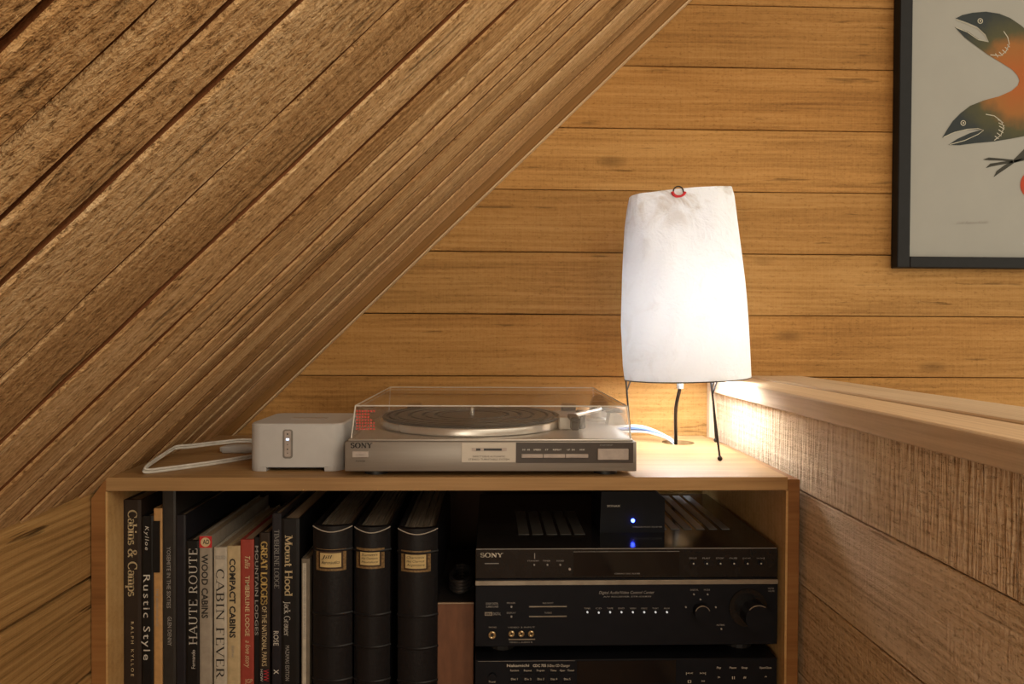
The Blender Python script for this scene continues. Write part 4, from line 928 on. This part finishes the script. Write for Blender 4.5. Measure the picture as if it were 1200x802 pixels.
# ------------------------------------------------------------------ audio gear
M['gear'] = pbr('satin_black_panel', (0.008, 0.009, 0.013), 0.45, var=0.1, spec=0.16)
M['gear_top'] = pbr('black_steel_lid', (0.012, 0.012, 0.013), 0.14, var=0.1, spec=0.45)
M['gloss'] = pbr('gloss_black_window', (0.006, 0.006, 0.007), 0.08, var=0.05)
M['silverline'] = pbr('champagne_strip', (0.36, 0.33, 0.28), 0.35, 0.6)
M['gold'] = pbr('gold_jack', (0.65, 0.52, 0.30), 0.3, 0.9)
GF = 0.97
gx0, gx1 = W(557, 700, GF).x, W(911.5, 700, GF).x
def GZ(py, px=735): return W(px, py, GF).z
def panel_part(name, parent, px0, px1, py0, py1, d, mat, bev=0.0):
    """slab on the gear's front plane, standing d proud"""
    a, b = W(px0, py1, GF), W(px1, py0, GF)
    return build(name, box(BM(), a.x, b.x, GF - d, GF + 0.002, a.z, b.z, bev), mat, parent)
def disc(name, parent, px, py, r, d, mat, d0=0.0, n=24):
    p = W(px, py, GF); return build(name, cyl(BM(), (p.x, GF - d, p.z), (p.x, GF - d0 + 0.001, p.z), r, n=n), mat, parent, smooth=True)
# third from the top: disc changer
z2t, z2b = GZ(773), SHELF + 0.008
cdp = thing('disc_changer', ((gx0 + gx1) / 2, GF + 0.17, SHELF), 'black disc changer at the bottom of the audio stack', 'disc player')
build('body', box(BM(), gx0, gx1, GF, 1.32, z2b, z2t, 0.001), M['gear'], cdp)
for fx in (gx0 + 0.04, gx1 - 0.04):
    for fy in (GF + 0.04, 1.28): build('foot', cyl(BM(), (fx, fy, SHELF), (fx, fy, z2b + 0.001), 0.018, n=16), M['black_pl'], cdp)
panel_part('top_line', cdp, 560, 674, 774.5, 775.3, 0.0008, M['ink_grey'])
panel_part('display_window', cdp, 676, 792, 774, 802, 0.0008, M['gloss'])
front_text(cdp, 'Nakamichi', 594, 620, 782, 778.6, GF - 0.0006, M['silver_ink'], bold=0.01)
front_text(cdp, 'CDC 755', 624.5, 640, 782, 778.8, GF - 0.0006, M['silver_ink'], bold=0.02)
front_text(cdp, '5-Disc CD Changer', 641.5, 668, 782, 778.8, GF - 0.0006, M['silver_ink'])
for i, (a, b) in enumerate(((598, 608), (614, 623), (629, 638), (645, 652), (656, 662), (665, 673))):
    front_text(cdp, ('Random', 'Repeat', 'Program', 'Time', 'Open', 'Timer')[i], a, b, 787.2, 785, GF - 0.0006, M['silver_ink'])
    panel_part('button', cdp, a - 1, b + 1, 788.6, 790.6, 0.0025, M['gear'], 0.0004)
for i, a in enumerate((599, 615, 630, 645.5, 661)):
    front_text(cdp, 'Disc %d' % (i + 1), a, a + 7.5, 797.4, 795, GF - 0.0006, M['silver_ink'])
    panel_part('button', cdp, a - 2, a + 9, 798.6, 801, 0.0025, M['gear'], 0.0004)
disc('power_button', cdp, 577, 793, 0.0056, 0.004, M['gear']); front_text(cdp, 'Power', 573, 581, 800.5, 798, GF - 0.0006, M['silver_ink'])
for s, a, b, y in (('|<<', 804, 812, 790.5), ('>>|', 820, 827, 790.5), ('Play', 840, 845, 784), ('Pause', 855, 863, 784), ('Stop', 869, 876, 784), ('Open/Close', 890, 904, 784), ('[]', 806, 810, 800), ('>>', 822, 826, 800), ('>', 841, 844, 795.5), ('||', 858, 861, 795.5), ('#', 871, 874.5, 795.5), ('^', 896, 899, 795)):
    front_text(cdp, s, a, b, y, y - 2.4, GF - 0.0006, M['silver_ink'], bold=0.01)
# receiver
z1t, z1b = GZ(678.5), z2t + 0.012
rec = thing('receiver', ((gx0 + gx1) / 2, GF + 0.17, z2t), 'black audio receiver with a pale top strip and large volume knob', 'receiver')
build('body', box(BM(), gx0, gx1, GF, 1.33, GZ(757), z1t, 0.001), M['gear'], rec)
for fx in (gx0 + 0.04, gx1 - 0.04):
    for fy in (GF + 0.05, 1.28): build('foot', cyl(BM(), (fx, fy, z2t), (fx, fy, GZ(757) + 0.001), 0.020, n=16), M['black_pl'], rec)
panel_part('top_strip', rec, 557, 911.5, 679, 686.2, 0.0022, M['silverline'], 0.0006)
front_text(rec, 'Digital Audio/Video Control Center', 702, 767, 696.5, 692.8, GF - 0.0006, M['ink_grey'], shear=0.25)
front_text(rec, 'A/V RECEIVER STR-DE835', 707, 763, 700.5, 698.6, GF - 0.0006, M['ink_grey'])
front_text(rec, 'DOLBY DIGITAL', 569.5, 584, 709, 706.4, GF - 0.0006, M['ink_grey']); front_text(rec, 'SURROUND', 569.5, 584, 712.6, 710, GF - 0.0006, M['ink_grey'])
panel_part('logo_plate', rec, 568, 577, 717.6, 721.8, 0.0005, M['silverline']); front_text(rec, 'dts', 568.8, 576, 721, 718.4, GF - 0.0009, M['ink_black'], bold=0.02); front_text(rec, 'DIGITAL', 578, 587, 721.4, 718, GF - 0.0006, M['ink_grey'])
for s, a, b, y in (('SPEAKERS', 594, 604, 708), ('DISPLAY', 594, 604.5, 719.5), ('BASS BOOST', 636, 648.5, 708), ('TUNING', 638, 646.5, 719.5), ('PHONES', 573, 582, 736.5), ('VIDEO 3 INPUT', 595, 627, 736.5), ('VIDEO L AUDIO R', 597, 624, 754)):
    front_text(rec, s, a, b, y, y - 1.9, GF - 0.0006, M['ink_grey'])
for y in (711, 722.6): disc('small_button', rec, 599.3, y, 0.0014, 0.002, M['ink_grey'], n=10)
for y in (710.8, 722.3): panel_part('slim_button', rec, 620, 664, y - 0.7, y + 0.7, 0.0018, M['silverline'])
def jack(parent, px, py, r):
    p = W(px, py, GF)
    j = build('jack', tube(BM(), [(p.x + r * math.cos(2 * PI * q / 20), GF - 0.002, p.z + r * math.sin(2 * PI * q / 20)) for q in range(20)], 0.0016, 8, closed=True), M['gold'], parent, smooth=True)
    build('jack_hole', cyl(BM(), (p.x, GF - 0.0012, p.z), (p.x, GF + 0.001, p.z), r, n=16), M['black_pl'], j)
jack(rec, 576.8, 744, 0.0040)
for px in (599.5, 610.8, 622.3): jack(rec, px, 742.5, 0.0030)
panel_part('jack_tray', rec, 596, 627, 748.6, 750, 0.0014, M['silverline'])
LB = ('TUNER', 'CD', 'TAPE', 'DVD', 'VIDEO1', 'VIDEO2', 'TV/SAT', 'AUX')
for i in range(8):
    px = 688.3 + i * 13.3; disc('input_light', rec, px, 717.5 if i != 1 else 718, 0.0013, 0.0018, emit('indicator_glow_%d' % i, (0.85, 0.82, 0.75), 0.35), n=12)
    front_text(rec, LB[i], px - 3.6, px + 3.6, 714.2, 712.4, GF - 0.0006, M['ink_grey'])
kn = disc('selector_knob', rec, 820.5, 715.5, 0.0108, 0.012, M['gear'], n=40); p = W(820.5, 715.5, GF)
build('knob_ring', tube(BM(), [(p.x + 0.0106 * math.cos(math.radians(a)), GF - 0.012, p.z + 0.0106 * math.sin(math.radians(a))) for a in range(20, 161, 7)], 0.0007, 6), M['silverline'], kn, smooth=True)
for s, a, b, y in (('DIGITAL', 809, 818.5, 692.6), ('MODE', 825, 832, 692.6), ('MUTING', 840, 849, 733.8), ('MASTER', 900, 907, 691), ('VOLUME', 900, 907.5, 694)): front_text(rec, s, a, b, y, y - 2, GF - 0.0006, M['ink_grey'])
for px, py in ((813, 696.6), (829, 696.6), (845, 737), (803.5, 711.5), (838.5, 711.5), (820.5, 702.5)): disc('small_button', rec, px, py, 0.0012, 0.0018, M['ink_grey'], n=10)
vr = disc('knob_recess', rec, 876, 712, 0.0275, 0.003, M['gear_top'], n=48); kn2 = disc('volume_knob', rec, 881, 716.5, 0.0185, 0.026, M['gear'], n=48); p = W(881, 716.5, GF)
build('knob_ring', tube(BM(), [(p.x + 0.0182 * math.cos(math.radians(a)), GF - 0.026, p.z + 0.0182 * math.sin(math.radians(a))) for a in range(60, 141, 6)], 0.0007, 6), M['silverline'], kn2, smooth=True)
# player on top
z0t, z0b = GZ(642.5), z1t + 0.0005
pl = thing('disc_player', ((gx0 + gx1) / 2, GF + 0.17, z1t), 'slim glossy black player on top of the receiver', 'disc player')
build('body', box(BM(), gx0, gx1, GF, 1.30, z0b, z0t, 0.0012), M['gear_top'], pl)
panel_part('front_edge', pl, 558, 910, 642.8, 643.6, 0.0008, M['ink_grey'])
front_text(pl, 'SONY', 563, 589, 653.4, 648.4, GF - 0.0006, M['silver_ink'], serif=True, thick=0.22, thin=0.11, track=0.10)
panel_part('power_mark', pl, 568, 584.5, 660.2, 661, 0.0008, M['ink_grey'])
panel_part('display_window', pl, 672, 796, 646.5, 675, 0.0010, M['gloss'])
panel_part('display_line', pl, 672, 796, 646.2, 646.9, 0.0014, M['ink_grey'])
for s, a, b, y in (('STANDBY', 618, 632, 658.4), ('TIMER', 636, 645, 658.4), ('SOUND', 652, 661, 658.4), ('COMPACT DISC PLAYER', 720, 750, 673.4)): front_text(pl, s, a, b, y, y - 1.6, GF - 0.0012, M['ink_grey'])
panel_part('level_mark', pl, 626, 627, 648.5, 655, 0.0008, M['ink_grey'])
for px in (626, 641.5, 656.5): disc('small_button', pl, px, 662, 0.0012, 0.002, M['ink_grey'], n=10)
disc('sensor', pl, 667.5, 667, 0.0017, 0.002, M['btn'], n=14)
for i, s in enumerate(('OPEN/CLOSE', 'PLAY', 'STOP', 'PAUSE', '|<<', '>>|')):
    px = 812 + 15.8 * i; j = disc('button', pl, px, 660, 0.0034, 0.003, M['gear'], n=20); disc('button_dot', j, px, 660, 0.0011, 0.0036, M['silver_ink'], n=10)
    front_text(pl, s, px - 4.5, px + 4.5, 655.4, 653.6, GF - 0.0006, M['ink_grey'])
# ventilation ribs on its lid
M['rib_dark'] = pbr('dark_grey_vent_plate', (0.07, 0.068, 0.062), 0.45, var=0.15)  # plates somewhat paler than the lid
M['rib'] = pbr('grey_vent_rib', (0.17, 0.17, 0.17), 0.4, var=0.1)
for i in range(5):
    xa = W(607.5 + 16.4 * i, 626, 1.035).x
    build('vent_rib', box(BM(), xa, xa + 0.0165, 1.035, 1.17, z0t, z0t + 0.0012, 0.0004), M['rib_dark'], pl)
for i in range(6):
    xa = 0.262 + i * 0.020
    build('vent_rib', box(BM(), xa, xa + 0.013, 1.06, 1.28, z0t, z0t + 0.0012, 0.0004), M['rib'], pl)
# small black box with a blue light
SBY = 1.045
sa, sbb = W(703, 600, SBY), W(779, 600, SBY); szt = W(740, 576.5, SBY).z
bk = thing('streamer_box', ((sa.x + sbb.x) / 2, SBY + 0.045, z0t), 'small black box with a blue light on the player', 'audio box')
szt = min(szt, ZT - 0.0185 - 0.004)
bm = prism(BM(), [(sa.x, SBY, z0t), (sbb.x, SBY, z0t), (sbb.x, SBY, szt - 0.011), (sbb.x - 0.014, SBY, szt), (sa.x + 0.002, SBY, szt)], (0, 0.09, 0))
build('body', bm, M['gear'], bk)
front_text(bk, 'SONAX', 711.5, 727, 594.4, 592, SBY - 0.0006, M['silver_ink'], bold=0.02)
front_text(bk, 'WIRELESS MUSIC RECEIVER', 741, 776, 618.6, 617, SBY - 0.0006, M['ink_grey'])
p = W(741.6, 610.3, SBY)
build('blue_light', ball(BM(), (p.x, SBY - 0.0004, p.z), 0.0030, 14), emit('blue_led', (0.03, 0.06, 1.0), 14.0), bk, smooth=True)
